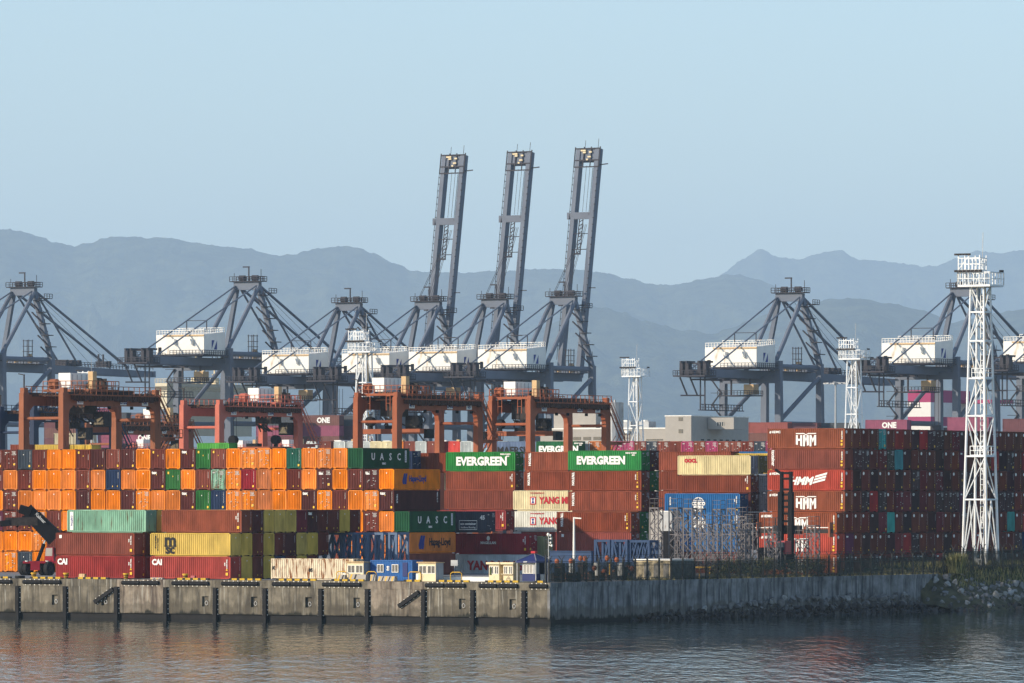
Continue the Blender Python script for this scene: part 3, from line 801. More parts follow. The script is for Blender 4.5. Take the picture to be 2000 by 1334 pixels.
# stack with the cream lettered container
o = utype(1287, 912, 882.3, "triton", "brown container behind and left of the cream lettered one, top tier", left=True, group=MG)
o = utype(1287, 912, 920, "triton", "brown container left of the plain brown one, under the cream lettered corner", left=True, group=MG)
o = utype(1287, 912, 958, "triton", "brown container left of the blue globe container, third tier", left=True, group=MG)
YO = 893
o = utype(1466, YO, 889, "cream", "cream container with small red lettering near its left end", rust=.16, door=False, group=MG, h=2.9, color=(.70, .60, .34))
letter(o, "OOCL", .72, M["redp"], -3.9, 2.1, .06)
put("door", cont_meshes(12.19, 2.9)[2], o, color=(.27, .29, .30, .1)); d2 = put("door", cont_meshes(12.19, 2.9)[2], o, color=(.27, .29, .30, .1)); d2.scale = (1, -1, 1); put("locking_gear", cont_meshes(12.19, 2.9)[3], o, kind="stuff")
o = utype(1466, YO, 928, "triton", "plain brown container under the cream small-lettered one", door=True, marks="d_tag", group=MG, h=2.6); codes(o, -1)
def cosco(o):
    letter(o, "COSCO", .62, WPR, -.6, 1.42, .05); letter(o, "SHIPPING", .36, WPR, -.6, .98, .03)
    b = MB(); y = -BW/2-.012; cx, cz, rr = -.6, 1.32, .98
    for i in range(24):
        a, c = i*math.pi/12, (i+1)*math.pi/12
        if abs(math.sin((a+c)/2)) < .42: continue
        b.bar((cx+math.cos(a)*rr, y, cz+math.sin(a)*rr), (cx+math.cos(c)*rr, y, cz+math.sin(c)*rr), .02, .10)
        b.bar((cx+math.cos(a)*rr*.45, y, cz+math.sin(a)*rr), (cx+math.cos(c)*rr*.45, y, cz+math.sin(c)*rr), .02, .08)
    for s_ in (-1, 1): b.bar((cx-.72, y, cz+s_*.52), (cx+.72, y, cz+s_*.52), .02, .08)
    b.build("emblem_print", WPR, o, kind="stuff"); letter(o, "TEXAINER", .26, WPR, -5.2, 1.8, .012, vertical=True); codes(o, -1)
o = utype(1445, YO-26, 963.5, "blue", "blue container with white globe emblem, upper of the two", door=True, marks="d_plain", group=MG); cosco(o)
o = utype(1445, YO-26, 1000.5, "blue", "blue container with white globe emblem half hidden by access towers", door=True, marks="d_plain", group=MG); cosco(o)
for t, (yt, c_) in enumerate(((1038, "blue"), (1078, "brown"))): utype(1445, YO-26, yt, c_, f"{CN[c_]} container low behind the steel access towers, {('second', 'lowest')[t]} tier", door=True, marks="d_plain", group=MG)
for t, (yt, c1, c2) in enumerate(((889, None, "olive"), (928, None, "grey"), (963.5, "dbrown", "grey"), (1000.5, "dbrown", "grey"), (1038, "dbrown", "olive"))):
    if c2: utype(1466, YO, yt, c2, f"{CN[c2]} container doors left of the rust orange lettered stack, {ORD[t]} tier", row=1.05 if not c1 else 1.05, door=True, marks="d_plain", group=MG, h=2.6)
    if c1: utype(1466, YO, yt, c1, f"{CN[c1]} container doors right of the blue globe containers, {ORD[t]} tier", door=True, marks="d_tag", group=MG, h=2.6)
utype(1484, YO+6, 884.5, "yellow", "yellow container roof edge showing over the cream lettered one", row=2, group=MG)
utype(1500, YO+14, 880.5, "blue", "blue container roof edge behind the yellow one, left of rust orange stack", row=3, group=MG)

# ------------------------------------------------------------------ 4. the rust orange stack with its long row of shaded ends
VH = 753.9
YH = 852.0
tops = [836, 876.7, 917, 958.6, 1000.5, 1042, 1083.3]
HM = "ends of the long brown stack"
def hmm_mark(o, s, italic=False):
    if italic:
        letter(o, "HMM", 1.5, WPR, -.9, 1.3, .06, sx=1.05, side=s, shear=.35)
        b = MB(); y = -BW/2-.012
        for i in range(3):
            z = .95 + i*.42; b.add([(1.0+i*.2, y, z), (2.3+i*.2, y, z+.3), (3.0+i*.15, y, z+.45), (3.05+i*.15, y, z+.75), (2.2+i*.2, y, z+.55), (1.1+i*.2, y, z+.28)], [tuple(range(6))])
        e = b.build("emblem_print", WPR, o, kind="stuff")
    else:
        y = -BW/2-.012
        def stroke(b, x0, x1, z0, z1): b.add([(x0, y, z0), (x1, y, z0), (x1, y, z1), (x0, y, z1)], [(0, 1, 2, 3)])
        b = MB()
        for x0, x1, zl, zr in ((-1.6, -1.28, .62, .54), (-.92, -.60, .44, .36)): b.add([(x0, y, zl), (x1, y, zr), (x1, y, 1.92), (x0, y, 1.92)], [(0, 1, 2, 3)])
        stroke(b, -1.28, -.92, 1.12, 1.42)
        for xm, w_ in ((-.46, .9), (.56, 1.04)):
            b.add([(xm, y, .36), (xm+.30, y, .36), (xm+.30, y, 1.92), (xm, y, 1.92)], [(0, 1, 2, 3)]); b.add([(xm+w_-.30, y, .44), (xm+w_, y, .5), (xm+w_, y, 1.92), (xm+w_-.30, y, 1.92)], [(0, 1, 2, 3)])
            b.add([(xm+.30, y, 1.92), (xm+.30, y, 1.45), (xm+w_/2, y, .85), (xm+w_/2, y, 1.35)], [(0, 1, 2, 3)]); b.add([(xm+w_-.30, y, 1.92), (xm+w_-.30, y, 1.45), (xm+w_/2, y, .85), (xm+w_/2, y, 1.35)], [(0, 1, 2, 3)])
        for x0, x1 in ((-1.6, -.3), (.3, 1.6)): stroke(b, x0, x1, 2.06, 2.2)
        b.add([(-.3, y, 2.06), (0, y, 1.86), (.3, y, 2.06), (.3, y, 2.2), (0, y, 2.0), (-.3, y, 2.2)], [(0, 1, 4, 5), (1, 2, 3, 4)])
        e = b.build("emblem_print", WPR, o, kind="stuff")
    if s > 0: e.rotation_euler = (0, 0, math.pi)
    letter(o, "# HDMC", .45, WPR, -4.9, 2.35, .02, side=s)
FR = [("hmm", "rust orange container with white three-letter logo topping the right stack"), ("rbrown", "brown container with upright white letters below the topmost white-logo one"),
      ("hred", "bright red container with slanted white lettering and wing emblem"), ("hmm", "rust orange white-logo container under the bright red one"),
      ("hmm", "rust orange white-logo container partly behind the handler mast's spreader"), ("hred", "red container low behind the handler mast, below the spreader"),
      ("hmm", "rust orange container at ground level behind the dark fence")]
# letters: h brown with badge, k dark with ring mark, b plain brown, d dark, r red with plate, m maroon, q turquoise, p plum, n navy, g grey dark; capital = doors
E = ["h h h h Q h r h k r D D h M k h h h M h h h h h h h",
     "k D D h M G q k b h h d h h p b h b r k D h r h b h",
     "r d h k h h k h D m h M d h D D b D h h d h h m h b",
     "D h D r D h M m k m h D D D p D b h d D D h h k h h",
     "h h h k m q h k h h d m h h D b m h d h q h r h h D",
     "p h k h h k m r D h b h k h b m r h h b h D n b h k",
     "D h b D h b h b D k b r h b D b h b h D b h b h b b"]
EK = dict(h=((.15, .036, .022), "brown", "with round white badge"), k=((.062, .026, .028), "blackish brown", "with white ring mark"), b=((.14, .034, .022), "plain brown", ""), d=((.06, .022, .02), "dark brown", ""),
          r=((.34, .035, .03), "red", "with white plate"), m=((.17, .025, .032), "maroon", ""), q=((.06, .33, .30), "turquoise", ""), p=((.11, .02, .06), "plum", ""), n=((.012, .025, .09), "navy blue", ""), g=((.09, .07, .06), "greyish", ""))
SZ = dict(h="c_badge", k="c_ring", b="c_text", d="c_two", r="c_plate", m="c_text", q=None, p="c_plate", n=None, g="c_text")
for t, yt in enumerate(tops):
    xr, Yr = (1650, YH) if t < 4 else (1634, YH-2)
    pv_ = VH if t < 4 else VH-2.5
    p0 = on_v(pv_, xr)
    zt = zof(yt, p0.y)
    c = p0 - U*6.095 + V*(BW/2)
    col, lab = FR[t]
    hq = 2.9 if t == 6 else min(2.96, round((zt - zof(tops[t+1], p0.y) - .03)/.02)*.02)
    o = container(Vector((c.x, c.y, zt-hq)), False, col, lab, hq, door=False, marks="c_badge" if t != 1 else "c_ring", flip=True, group="front row of the right stack", rust=.12)
    if t == 2: hmm_mark(o, 1, True)
    elif t == 1: letter(o, "textainer", .75, WPR, -5.2, 1.6, .02, vertical=True, side=1, sx=.8)
    elif t == 5: hmm_mark(o, 1)
    else: hmm_mark(o, 1)
    letter(o, "HDMU 2718", .22, WPR, 5.65, 1.9, .012, vertical=True, side=1)
    b = MB(); y = BW/2+.01
    for z0, z1 in ((.45, .75), (.95, 1.2)): b.quad((-5.75, y, z0), (-5.45, y, z0), (-5.45, y, z1), (-5.75, y, z1))
    for i in range(3): b.quad((-5.66, y, 1.7+i*.25), (-5.55, y, 1.7+i*.25), (-5.55, y, 1.85+i*.25), (-5.66, y, 1.85+i*.25))
    b.build("warning_sticker", YPR, o, kind="stuff")
    for i, ch in enumerate(E[t].split()[1 if t < 4 else 0:]):
        k = ch.lower(); door = ch.isupper()
        if k not in EK: continue
        cc, nm, ex = EK[k] if not (door and k == "d") else ((.085, .04, .04), "dark brown", "")
        if i > 22: break
        r_ = i + 1
        q = c + V*(r_*2.52) + U*R.uniform(-.08, .08)
        what = "container doors" if door else "container end"
        lab = f"{nm} {what}{(' ' + ex) if ex and not door else ''}, {ORD[t]} tier, {ORD[i]} from lit right stack corner"
        container(Vector((q.x, q.y, zt-hq)), False, "brown", lab, hq, door=door, marks=("d_tag" if i % 2 else "d_plain") if door else SZ[k], flip=not door, group=HM, rust=.08, color=tuple(v*R.uniform(.85, 1.15) for v in cc))

# ------------------------------------------------------------------ 5. the row of containers standing behind the yard cranes
BG = "containers in the row behind the yard cranes"
VB = 935.0
bgrow = [(598, 620, "offw", 0), (620, 650, "rbrown", 0), (650, 676, "offw", 0), (676, 700, "offw", 0), (700, 722, "offw", 0), (722, 746, "cream", 0), (746, 765, "cream", 0), (765, 788, "orange2", 0), (788, 811, "rbrown", 0), (811, 832, "offw", 0), (832, 858, "rbrown", 0),
         (875, 899, "red", 0), (899, 922, "offw", 0), (922, 946, "offw", 0), (950, 972, "offw", 0), (972, 990, "offw", 0), (1130, 1150, "offw", 1), (1150, 1172, "tan", 1), (1172, 1194, "tan", 1), (1194, 1216, "pink", 1), (1216, 1238, "pink", 1), (1238, 1262, "rbrown", 1), (1262, 1284, "slate", 1),
         (1284, 1306, "rbrown", 1), (1306, 1331, "rbrown", 0), (1331, 1354, "pink", 1), (1354, 1378, "rust", 1), (1378, 1401, "pink", 1), (1401, 1425, "rbrown", 1), (1425, 1449, "rbrown", 1), (1449, 1472, "brown", 1), (1472, 1496, "slate", 1), (1496, 1518, "pink", 1)]
for i, (a, b_, c_, dr_) in enumerate(bgrow):
    p = on_v(VB, (a+b_)/2); yt = 861.5
    z1 = zof(yt, p.y)
    q = p + V*6.1
    side = "left of the slate blue one" if a < 1000 else "right of the pink-white tower foot" if a > 1240 else "below the warehouse"
    container(Vector((q.x, q.y, z1-2.9)), True, c_, f"{CN[c_]} container {'doors' if dr_ else 'end'} in far row behind yard cranes, {ORD[i % 30]} from its left", 2.9, door=bool(dr_), marks="d_tag" if dr_ else "c_dot", flip=bool(dr_), group=BG, rust=.2) if i < 30 else \
    container(Vector((q.x, q.y, z1-2.9)), True, c_, f"{CN[c_]} container {'doors' if dr_ else 'end'} in far row beside the rust orange lettered stack, {ORD[i-30]} of three", 2.9, door=bool(dr_), marks="d_tag" if dr_ else "c_dot", flip=bool(dr_), group=BG, rust=.2)
o = utype(1050, 1085, 861.5, "slblue", "slate blue container with pale star and dark lettering behind the yard crane leg", group=BG)
letter(o, "MAERSK", 1.8, M["black"], 1.0, 1.2, .05)
b = MB()
for i in range(7):
    a = i*2*math.pi/7 + .2; b.add([(-4.6, -BW/2-.012, 1.3), (-4.6+math.cos(a-.25)*.4, -BW/2-.012, 1.3+math.sin(a-.25)*.4), (-4.6+math.cos(a)*1.1, -BW/2-.012, 1.3+math.sin(a)*1.1), (-4.6+math.cos(a+.25)*.4, -BW/2-.012, 1.3+math.sin(a+.25)*.4)], [(0, 1, 2, 3)])
b.build("emblem_print", mat("pale_blue_print", (.35, .6, .7), .6), o)
o = utype(1129, 1080, 861.5, "ever", "green white-lettered container small between two yard crane legs", group=BG, color=(.02, .13, .05), L=8.6); ever(o, .3)
# a few roofs showing low behind the orange stack
for i, (x, yt, c_) in enumerate(((20, 868, "rbrown"), (58, 868.5, "yellow"), (118, 868.5, "yellow"), (385, 865, "lgreen"))):
    utype(x, 960 + i*4, yt, c_, f"{CN[c_]} container top just showing over the orange stack, {ORD[i]} from its left end", group=BG, left=True, L=6.06 if i else 3.0)
# ------------------------------------------------------------------ quay cranes (local: x along the quay, y towards the ships, z up; origin midway between the landside legs)
CR, CF = M["crane"], M["crane2"]
CRL = mat("crane_walkway", (.10, .10, .12), .6)
def quay_crane(px, Y, label, up=False, dz=0.0, spreader=False, ground=GY, cab=-6.0, sc=1.0):
    o = thing("quay_crane", label, "crane", Vector(((px-1000)/F*Y, Y, ground)), group="quay cranes along the far berth")
    hg = 44.0 + dz; gt = hg + 2.3; o.scale = (sc, sc, sc); ax, ay, az = 3.6, 22.8, 68.6 + dz
    def part(name, mb, m=CR, **kw): return mb.build(name, m, o, **kw)
    for sx in (-1, 1):
        for y in (0, 24.2):
            x = sx*8.8
            top = 49.0 + dz if y == 0 else gt + 2.2
            lb = MB(); lb.bar((x*1.04, y, 0), (x, y, hg-2), 2.3, 2.0, w2=1.7, h2=1.7); lb.bar((x, y, hg-2), (x, y, top), 1.7, 1.6)
            part("leg", lb)
    for y in (0, 24.2):
        part("portal_beam", MB().bar((-8, y, hg-.2), (8, y, hg-.2), 1.6, 2.0) if y == 0 else MB().bar((-8, y, gt+1), (8, y, gt+1), 1.5, 2.0))
    for sx in (-1, 1):
        part("tie_beam", MB().tube((sx*8.8, .8, 31.5), (sx*8.8, 23.4, 31.5), .75, 8))
        part("diagonal_brace", MB().tube((sx*8.8, 1, 32.5), (sx*8.8, 23.3, hg+.5), .65, 8))
    for sx in (-1, 1):
        part("main_girder", MB().bar((sx*3.2, -30, (hg+gt)/2), (sx*3.2, 27, (hg+gt)/2), 1.2, 2.3))
    # rear platform with its sheaves
    b = MB(); b.box(-5, 5, -35.5, -29, hg+.1, hg+.5)
    for y in (-35.4, -29.2): b.rail((-5, y, hg+.5), (5, y, hg+.5), 1.3, .07, 1.2)
    for x in (-5, 5): b.rail((x, -35.4, hg+.5), (x, -29.2, hg+.5), 1.3, .07, 1.2)
    part("rear_platform", b, CF, kind="stuff")
    b = MB()
    for x in (-3.6, -1.8, 2.0, 3.8):
        b.box(x-.5, x+.5, -33.4, -31.4, hg+.5, hg+3.9); b.bar((x, -33.8, hg+4.2), (x, -29, hg+4.2), .5)
    b.bar((-4.5, -32, hg+3.8), (4.5, -32, hg+3.8), .4); b.box(-.9, .8, -35.2, -34.2, hg+.8, hg+2)
    for y in (-27, -20, -14): b.bar((-4.3, y, hg-.5), (4.3, y, hg-.5), .5)
    part("rope_sheave", b, CF, kind="stuff")
    b = MB()   # hanging access frame at the rear
    for x in (-4.2, -1.0): b.bar((x, -33, hg), (x+1.2, -31, hg-5), .35)
    b.bar((-4, -33, hg-5), (2, -30, hg-5), .4); b.bar((2, -30, hg), (2, -30, hg-9), .3); b.bar((.6, -30, hg), (.6, -30, hg-9), .3)
    b.rail((.5, -30, hg-9), (.5, -6, hg-9), 1.6, .10, 1.6); b.bar((.5, -30, hg-9), (.5, -6, hg-9), 1.2, .25)
    part("access_frame", b, CF, kind="stuff")
    # machine house
    hz0, hz1 = 47.2 + dz, 52.7 + dz
    pr = [(-12.2, hz0), (-1.4, hz0), (-1.4, hz1+.9), (-12.2, hz1)]
    b = MB(); b.prism(pr, 'x', -5.1, 8.4); b.prism([(-11.3, hz0), (-1.6, hz0), (-1.6, hz1+.85), (-11.3, hz1)], 'x', -8.4, -5.14)
    hs = part("machine_house", b, M["house"])
    b = MB(); b.box(-5.3, 8.6, -12.5, -12.21, hz1-.5, hz1-.1); b.build("eave_trim", M["tan"], hs)
    b = MB()
    for x in (-1.2, 4.6): b.tube((x, -12.8, hz0+2.6), (x, -12.8, hz0+4.2), .45, 8)
    b.build("ventilator", M["house"], hs, kind="stuff")
    b = MB(); b.box(-7.6, -6.7, -11.5, -11.31, hz0+.1, hz0+2); b.build("door", M["machine"], hs)
    b = MB(); b.rail((-8.3, -11.2, hz1), (8.3, -12, hz1+.1), 1.2, .07, 1.0); b.rail((8.3, -12, hz1), (8.3, -1.5, hz1+.9), 1.2, .07, 1.2); b.rail((-8.3, -1.5, hz1+.9), (8.3, -1.5, hz1+.9), 1.2, .07, 1.2)
    b.build("roof_railing", M["house"], hs, kind="stuff")
    b = MB(); x = 8.42
    b.add([(x, -8.3, hz0+1.3), (x, -5.6, hz0+1.3), (x, -5.6, hz0+3.9), (x, -8.3, hz0+3.9)], [(0, 1, 2, 3)], 0)
    b.add([(x+.01, -8.3, hz0+1.3), (x+.01, -6.9, hz0+3.9), (x+.01, -8.3, hz0+3.9)], [(0, 1, 2)], 1); b.add([(x+.01, -7.2, hz0+1.3), (x+.01, -5.6, hz0+1.3), (x+.01, -5.6, hz0+3.9)], [(0, 1, 2)], 1)
    b.build("emblem_print", [M["white"], M["bluep"]], hs, kind="stuff")
    b = MB(); b.box(-9, 9.2, -14, 0, hz0-.5, hz0-.2); b.rail((-2, -13.9, hz0-.2), (9, -13.9, hz0-.2), 1.2, .07, 1.1); b.rail((9.1, -13.9, hz0-.2), (9.1, -.5, hz0-.2), 1.2, .07, 1.1)
    part("house_walkway", b, CF, kind="stuff")
    # trolley cab, small boxes, cage ladders on the girder deck
    b = MB(); b.box(1.5, 4.6, cab-1, cab+2, hg-4.4, hg-1.6); part("operator_cab", b, M["tan"])
    b = MB(); b.box(-4.6, 4.8, cab-5, cab+4, hg-4.9, hg-4.6); b.rail((4.8, cab-5, hg-4.6), (4.8, cab+4, hg-4.6), 1.2, .08, 1.1); b.rail((-4.6, cab-5, hg-4.6), (4.8, cab-5, hg-4.6), 1.2, .08, 1.1)
    for x in (-3, 3): b.bar((x, cab, hg-4.6), (x, cab, hg), .4)
    part("trolley_frame", b, CF, kind="stuff")
    b = MB()
    for x, y in ((2.5, 3.2), (4.6, 18.5)):
        for a, c in ((-.9, -.9), (.9, -.9), (.9, .9), (-.9, .9)): b.bar((x+a, y+c, gt), (x+a, y+c, gt+7), .18)
        for z in (2, 3.5, 5, 6.6): b.box(x-1.1, x+1.1, y-1.1, y+1.1, gt+z, gt+z+.14)
    part("ladder_cage", b, CF, kind="stuff")
    b = MB()
    for x, y, h in ((4, 7, 1.6), (4, 8.3, 1.8), (4, 13.5, 1.6), (4, 20.5, 2.9)): b.box(x-.5, x+.5, y-.45, y+.45, gt+.2, gt+h)
    part("deck_box", b, M["tan"], kind="stuff")
    b = MB(); b.rail((4.2, 1, gt), (4.2, 26, gt), 1.2, .07, 1.3); b.bar((4.6, 1, gt-.1), (4.6, 26, gt-.1), 1.1, .2); b.rail((-4.2, -28, gt), (-4.2, -13, gt), 1.2, .07, 1.3)
    part("deck_railing", b, CF, kind="stuff")
    part("spreader_pipe", MB().tube((8.3, 1, gt+1.2), (8.3, 23.5, gt+1.2), .7, 8))
    b = MB()    # stair tower on the landside left leg
    z = 3.0; s_ = 1
    while z < hg-1:
        b.bar((-10.4 - s_*1.3, -1.2, z), (-10.4 + s_*1.3, -1.2, z+3.2), .5, .25); b.bar((-12, -1.2, z+3.2), (-9, -1.2, z+3.2), .8, .15); z += 3.4; s_ = -s_
    part("stairway", b, CF, kind="stuff")
    # A-frame
    part("apex_beam", MB().bar((-ax-.7, ay, az-1.2), (ax+.7, ay, az-1.2), 1.6, 2.2))
    b = MB(); b.box(-ax-1.6, ax+1.8, ay-1.6, ay+1.8, az, az+.25)
    b.rail((-ax-1.6, ay-1.6, az+.2), (ax+1.8, ay-1.6, az+.2), 1.3, .08, 1.2); b.rail((ax+1.8, ay-1.6, az+.2), (ax+1.8, ay+1.8, az+.2), 1.3, .08, 1.2); b.rail((-ax-1.6, ay+1.8, az+.2), (ax+1.8, ay+1.8, az+.2), 1.3, .08, 1.2)
    for x in (-1.8, 2.6): b.tube((x-.9, ay, az+1.1), (x+.9, ay, az+1.1), .85, 8)
    b.bar((.4, ay, az), (.4, ay, az+4.4), .3); b.bar((.6, ay, az+4.3), (-1.6, ay, az+4.3), .35); b.bar((4.6, ay, az), (4.6, ay, az+3.6), .12); b.bar((-4.6, ay, az), (-4.6, ay, az+2.6), .12)
    b.box(ax+1.4, ax+3.4, ay+.5, ay+4.5, az-3.3, az-3.1); b.rail((ax+3.4, ay+.5, az-3.1), (ax+3.4, ay+4.5, az-3.1), 1.2, .08, 1.2)
    part("apex_platform", b, CF, kind="stuff")
    part("rear_strut", MB().tube((-ax-.3, ay-.6, az-1.6), (-3.1, 2.5, gt), .66, 8))
    part("rear_strut", MB().tube((ax+.5, ay-.6, az-1.6), (5.2, 2.5, gt), .66, 8))
    part("mast_leg", MB().bar((-ax, ay, az-1.6), (-8.5, 24.2, gt+2), 1.15, 1.15, w2=1.25))
    part("mast_leg", MB().bar((ax+.2, ay, az-1.6), (8.7, 24.2, gt+2), 1.35, 1.35))
    b = MB()
    for i in range(5):
        t_ = .12 + i*.18; c = Vector((ax+.2, ay, az-1.6)).lerp(Vector((8.7, 24.2, gt+2)), t_)
        b.box(c.x-.2, c.x+2.0, c.y-1.4, c.y+1.4, c.z-.15, c.z+.1); b.bar((c.x+1.8, c.y-1.3, c.z), (c.x+1.8, c.y-1.3, c.z+1.3), .12)
        d_ = Vector((ax+.2, ay, az-1.6)).lerp(Vector((8.7, 24.2, gt+2)), t_+.17); b.bar((c.x-1.8, c.y-1.2, c.z), (d_.x+.9, d_.y-1.2, d_.z), .5, .3)
    part("mast_stairway", b, CF, kind="stuff")
    for sx in (-1, 1):
        part("back_stay", MB().tube((sx*ax, ay-1, az-1.2), (sx*3.2, -28.5, gt), .24, 6))
    b = MB()
    for sx in (-1, 1):
        c = Vector((sx*ax, ay-1, az-1.2)).lerp(Vector((sx*3.2, -28.5, gt)), .5); b.bar((c.x, c.y, c.z), (c.x, c.y, hz1+1), .22)
    for z in (0, -3): b.bar((-3.4, c.y, c.z+z), (3.4, c.y, c.z+z), .18)
    b.bar((0, c.y, c.z-3), (1.6, c.y, c.z-6), .15)
    part("stay_support_frame", b, CF, kind="stuff")
    # boom
    if not up:
        for sx in (-1, 1):
            part("boom_girder", MB().bar((sx*3.2, 27.2, hg+1.15), (sx*3.2, 84, hg+.4), 1.2, 2.3, h2=1.7))
            part("fore_stay", MB().tube((sx*ax, ay+1, az-1.2), (sx*3.2, 71.5, gt-.1), .42, 6))
            part("fore_stay", MB().tube((sx*ax, ay+1, az-1.2), (sx*3.2, 46, gt), .32, 6))
        part("boom_tip_beam", MB().bar((-4.2, 84.2, hg+.4), (4.2, 84.2, hg+.4), 1.2, 1.8))
        b = MB(); b.rail((4.4, 28, gt), (4.4, 83, gt-.7), 1.2, .07, 1.6); b.rail((-4.4, 28, gt), (-4.4, 83, gt-.7), 1.2, .07, 1.6)
        for y in (40, 43, 46.5, 62): b.box(-1.5, 3.5, y-.6, y+.6, gt-.2, gt+1.6)
        for y in (34, 45, 56, 67, 78): b.bar((-3, y, hg+.7), (3, y, hg+.7), .6)
        b.bar((2, 58, gt), (2, 58, gt+3.6), .4); b.bar((2, 60.4, gt), (2, 60.4, gt+3.6), .4)
        part("boom_walkway", b, CF, kind="stuff")
        b = MB()
        for i in range(4): b.bar((-1.6+i*1.1, ay+1, az+.5), (-1.6+i*1.1, 60+i*4, gt), .07)
        part("hoist_rope", b, CF, kind="stuff")
    else:
        hy, hzz = 26.5, gt; al = rad(80.2); dy, dzz = math.cos(al), math.sin(al); L = 67.0
        fn = lambda s_, x, off=0.0: Vector((x, hy + dy*s_ + dzz*off, hzz + dzz*s_ - dy*off))
        for sx in (-1, 1):
            part("boom_girder", MB().bar(fn(-1, sx*3.2), fn(L, sx*3.2), 1.35, 2.3))
        b = MB(); p, q = fn(L-3.9, 0), fn(L, 0); b.bar(p, q, 7.6, 1.6)
        part("boom_tip_beam", b)
        b = MB()
        for s_ in (L-3.6, L-.1, L-5.6): b.bar(fn(s_, -4.2, -1.1), fn(s_, 4.2, -1.1), .35)
        for x in (-4.2, -1.2, 1.2, 4.2): b.bar(fn(L-5.6, x, -1.1), fn(L+.4, x, -1.1), .25)
        b.bar(fn(L, -1.6), fn(L+2.6, -1.6), .10); b.bar(fn(L, 2.8), fn(L+3, 2.8), .10); b.bar(fn(L-4.8, 4), fn(L-4.6, 6.6), .3)
        b.bar(fn(L*.38, 4), fn(L*.38, 6), .25); b.bar(fn(L*.30, 3.9, -1.2), fn(L*.30, 1.6, -1.2), .35); b.bar(fn(L*.30, -3.9, -1.2), fn(L*.30, -5.2, -1.2), .35)
        for s_ in range(8, int(L)-6, 2):
            for x in (-4.1, 3.95): b.bar(fn(s_, x, -1.25), fn(s_+.25, x, -1.25), .3)
        b.bar(fn(4, -4.15, -1.3), fn(L-4, -4.15, -1.3), .12); b.bar(fn(L-20, 2.4, -1.3), fn(L-6, 2.4, -1.3), .12)
        part("boom_walkway", b, CF, kind="stuff")
        b = MB()
        for x, s_, w in ((-.6, L-1.3, .8), (1.4, L-1.2, .7), (1.2, L-2.6, .9), (.4, L-3.4, .5), (-.8, L-.7, 1.4)): b.bar(fn(s_, x-w, -1.2), fn(s_, x+w*.2, -1.2), .45)
        part("sheave_cover", b, M["cream"], kind="stuff")
        b = MB(); b.bar(fn(L*.70, -5, -.6), fn(L*.70, 4, -.6), 1.3, 2.0); part("boom_cross_beam", b)
        b = MB()
        for z in (.55, .62): b.bar(fn(L*z, -3, -.6), fn(L*z, 3, -.6), .22)
        for x in (-.9, .3): b.bar(fn(L*.53, x, -.8), fn(L*.69, x, -.8), .22)
        for i in range(9): b.bar(fn(L*(.535+i*.017), -.9, -.8), fn(L*(.545+i*.017), .3, -.8), .2)
        b.bar(fn(L*.53, -2, -.8), fn(L*.53, .4, -.8), .5)
        part("folded_stay", b, CF, kind="stuff")
        b = MB()
        for i, x in enumerate((-5.5, -4.8, -.8, .2, 1.0, 1.6)):
            b.bar((x*.6 - (1 if i < 2 else 0), ay+.5, az), fn(L*(.55 if i < 2 else .66), x*.75 + (2.2 if i < 2 else .6), -.9), .09)
        for x in (-.6, .6): b.bar(fn(L*.72, x), fn(L-5, x), .08)
        part("hoist_rope", b, CF, kind="stuff")
    if spreader:
        sp = MB(); y = 14.0 if spreader is True else spreader
        sp.box(-6.2, 6.2, y-1.0, y+1.0, 26.6, 28.2)
        s_ = part("spreader", sp, M["rtg"])
        sp = MB(); sp.box(-4.9, -2.4, y-.9, y+.9, 28.3, 31.0); sp.box(3.0, 4.9, y-.9, y+.9, 28.3, 31.0); sp.box(-4.8, 4.8, y-.7, y+.7, 28.25, 28.9); sp.box(-1.0, 1.0, y-.5, y+.5, 28.9, 30.3)
        for x in (-4, -2.8, 2.8, 4): sp.bar((x, y, 30.8), (x, y, hg-1), .10)
        sp.build("head_block", CF, s_, kind="stuff")
    return o
QC = [(-44, 1858, "partly cut off quay crane at left edge with lowered boom", False, 3.0, False), (397, 1812, "tallest left quay crane with lowered boom and sloping white machine house", False, 3.8, False),
      (600, 1800, "quay crane with lowered boom left of the three raised booms", False, 0.0, 13.0), (756, 1788, "quay crane with raised boom, leftmost of the three upright booms", True, .0, False),
      (887, 1777, "quay crane with raised boom, middle of the three upright booms", True, 0.3, False), (1022, 1766, "quay crane with raised boom, rightmost of the three upright booms", True, .7, False),
      (1467, 1714, "lone quay crane with lowered boom above the beige warehouse", False, 0.0, False), (1812, 1690, "quay crane with lowered boom behind the tall white light tower", False, .6, 12.0), (2050, 1672, "quay crane at right edge showing only its white machine house corner", False, .6, False)]
for px, Y, lab, up, dz, sp in QC: quay_crane(px, Y, lab, up, dz, sp, sc=1.05 if px < 0 else 1.04 if px < 500 else 1.0)

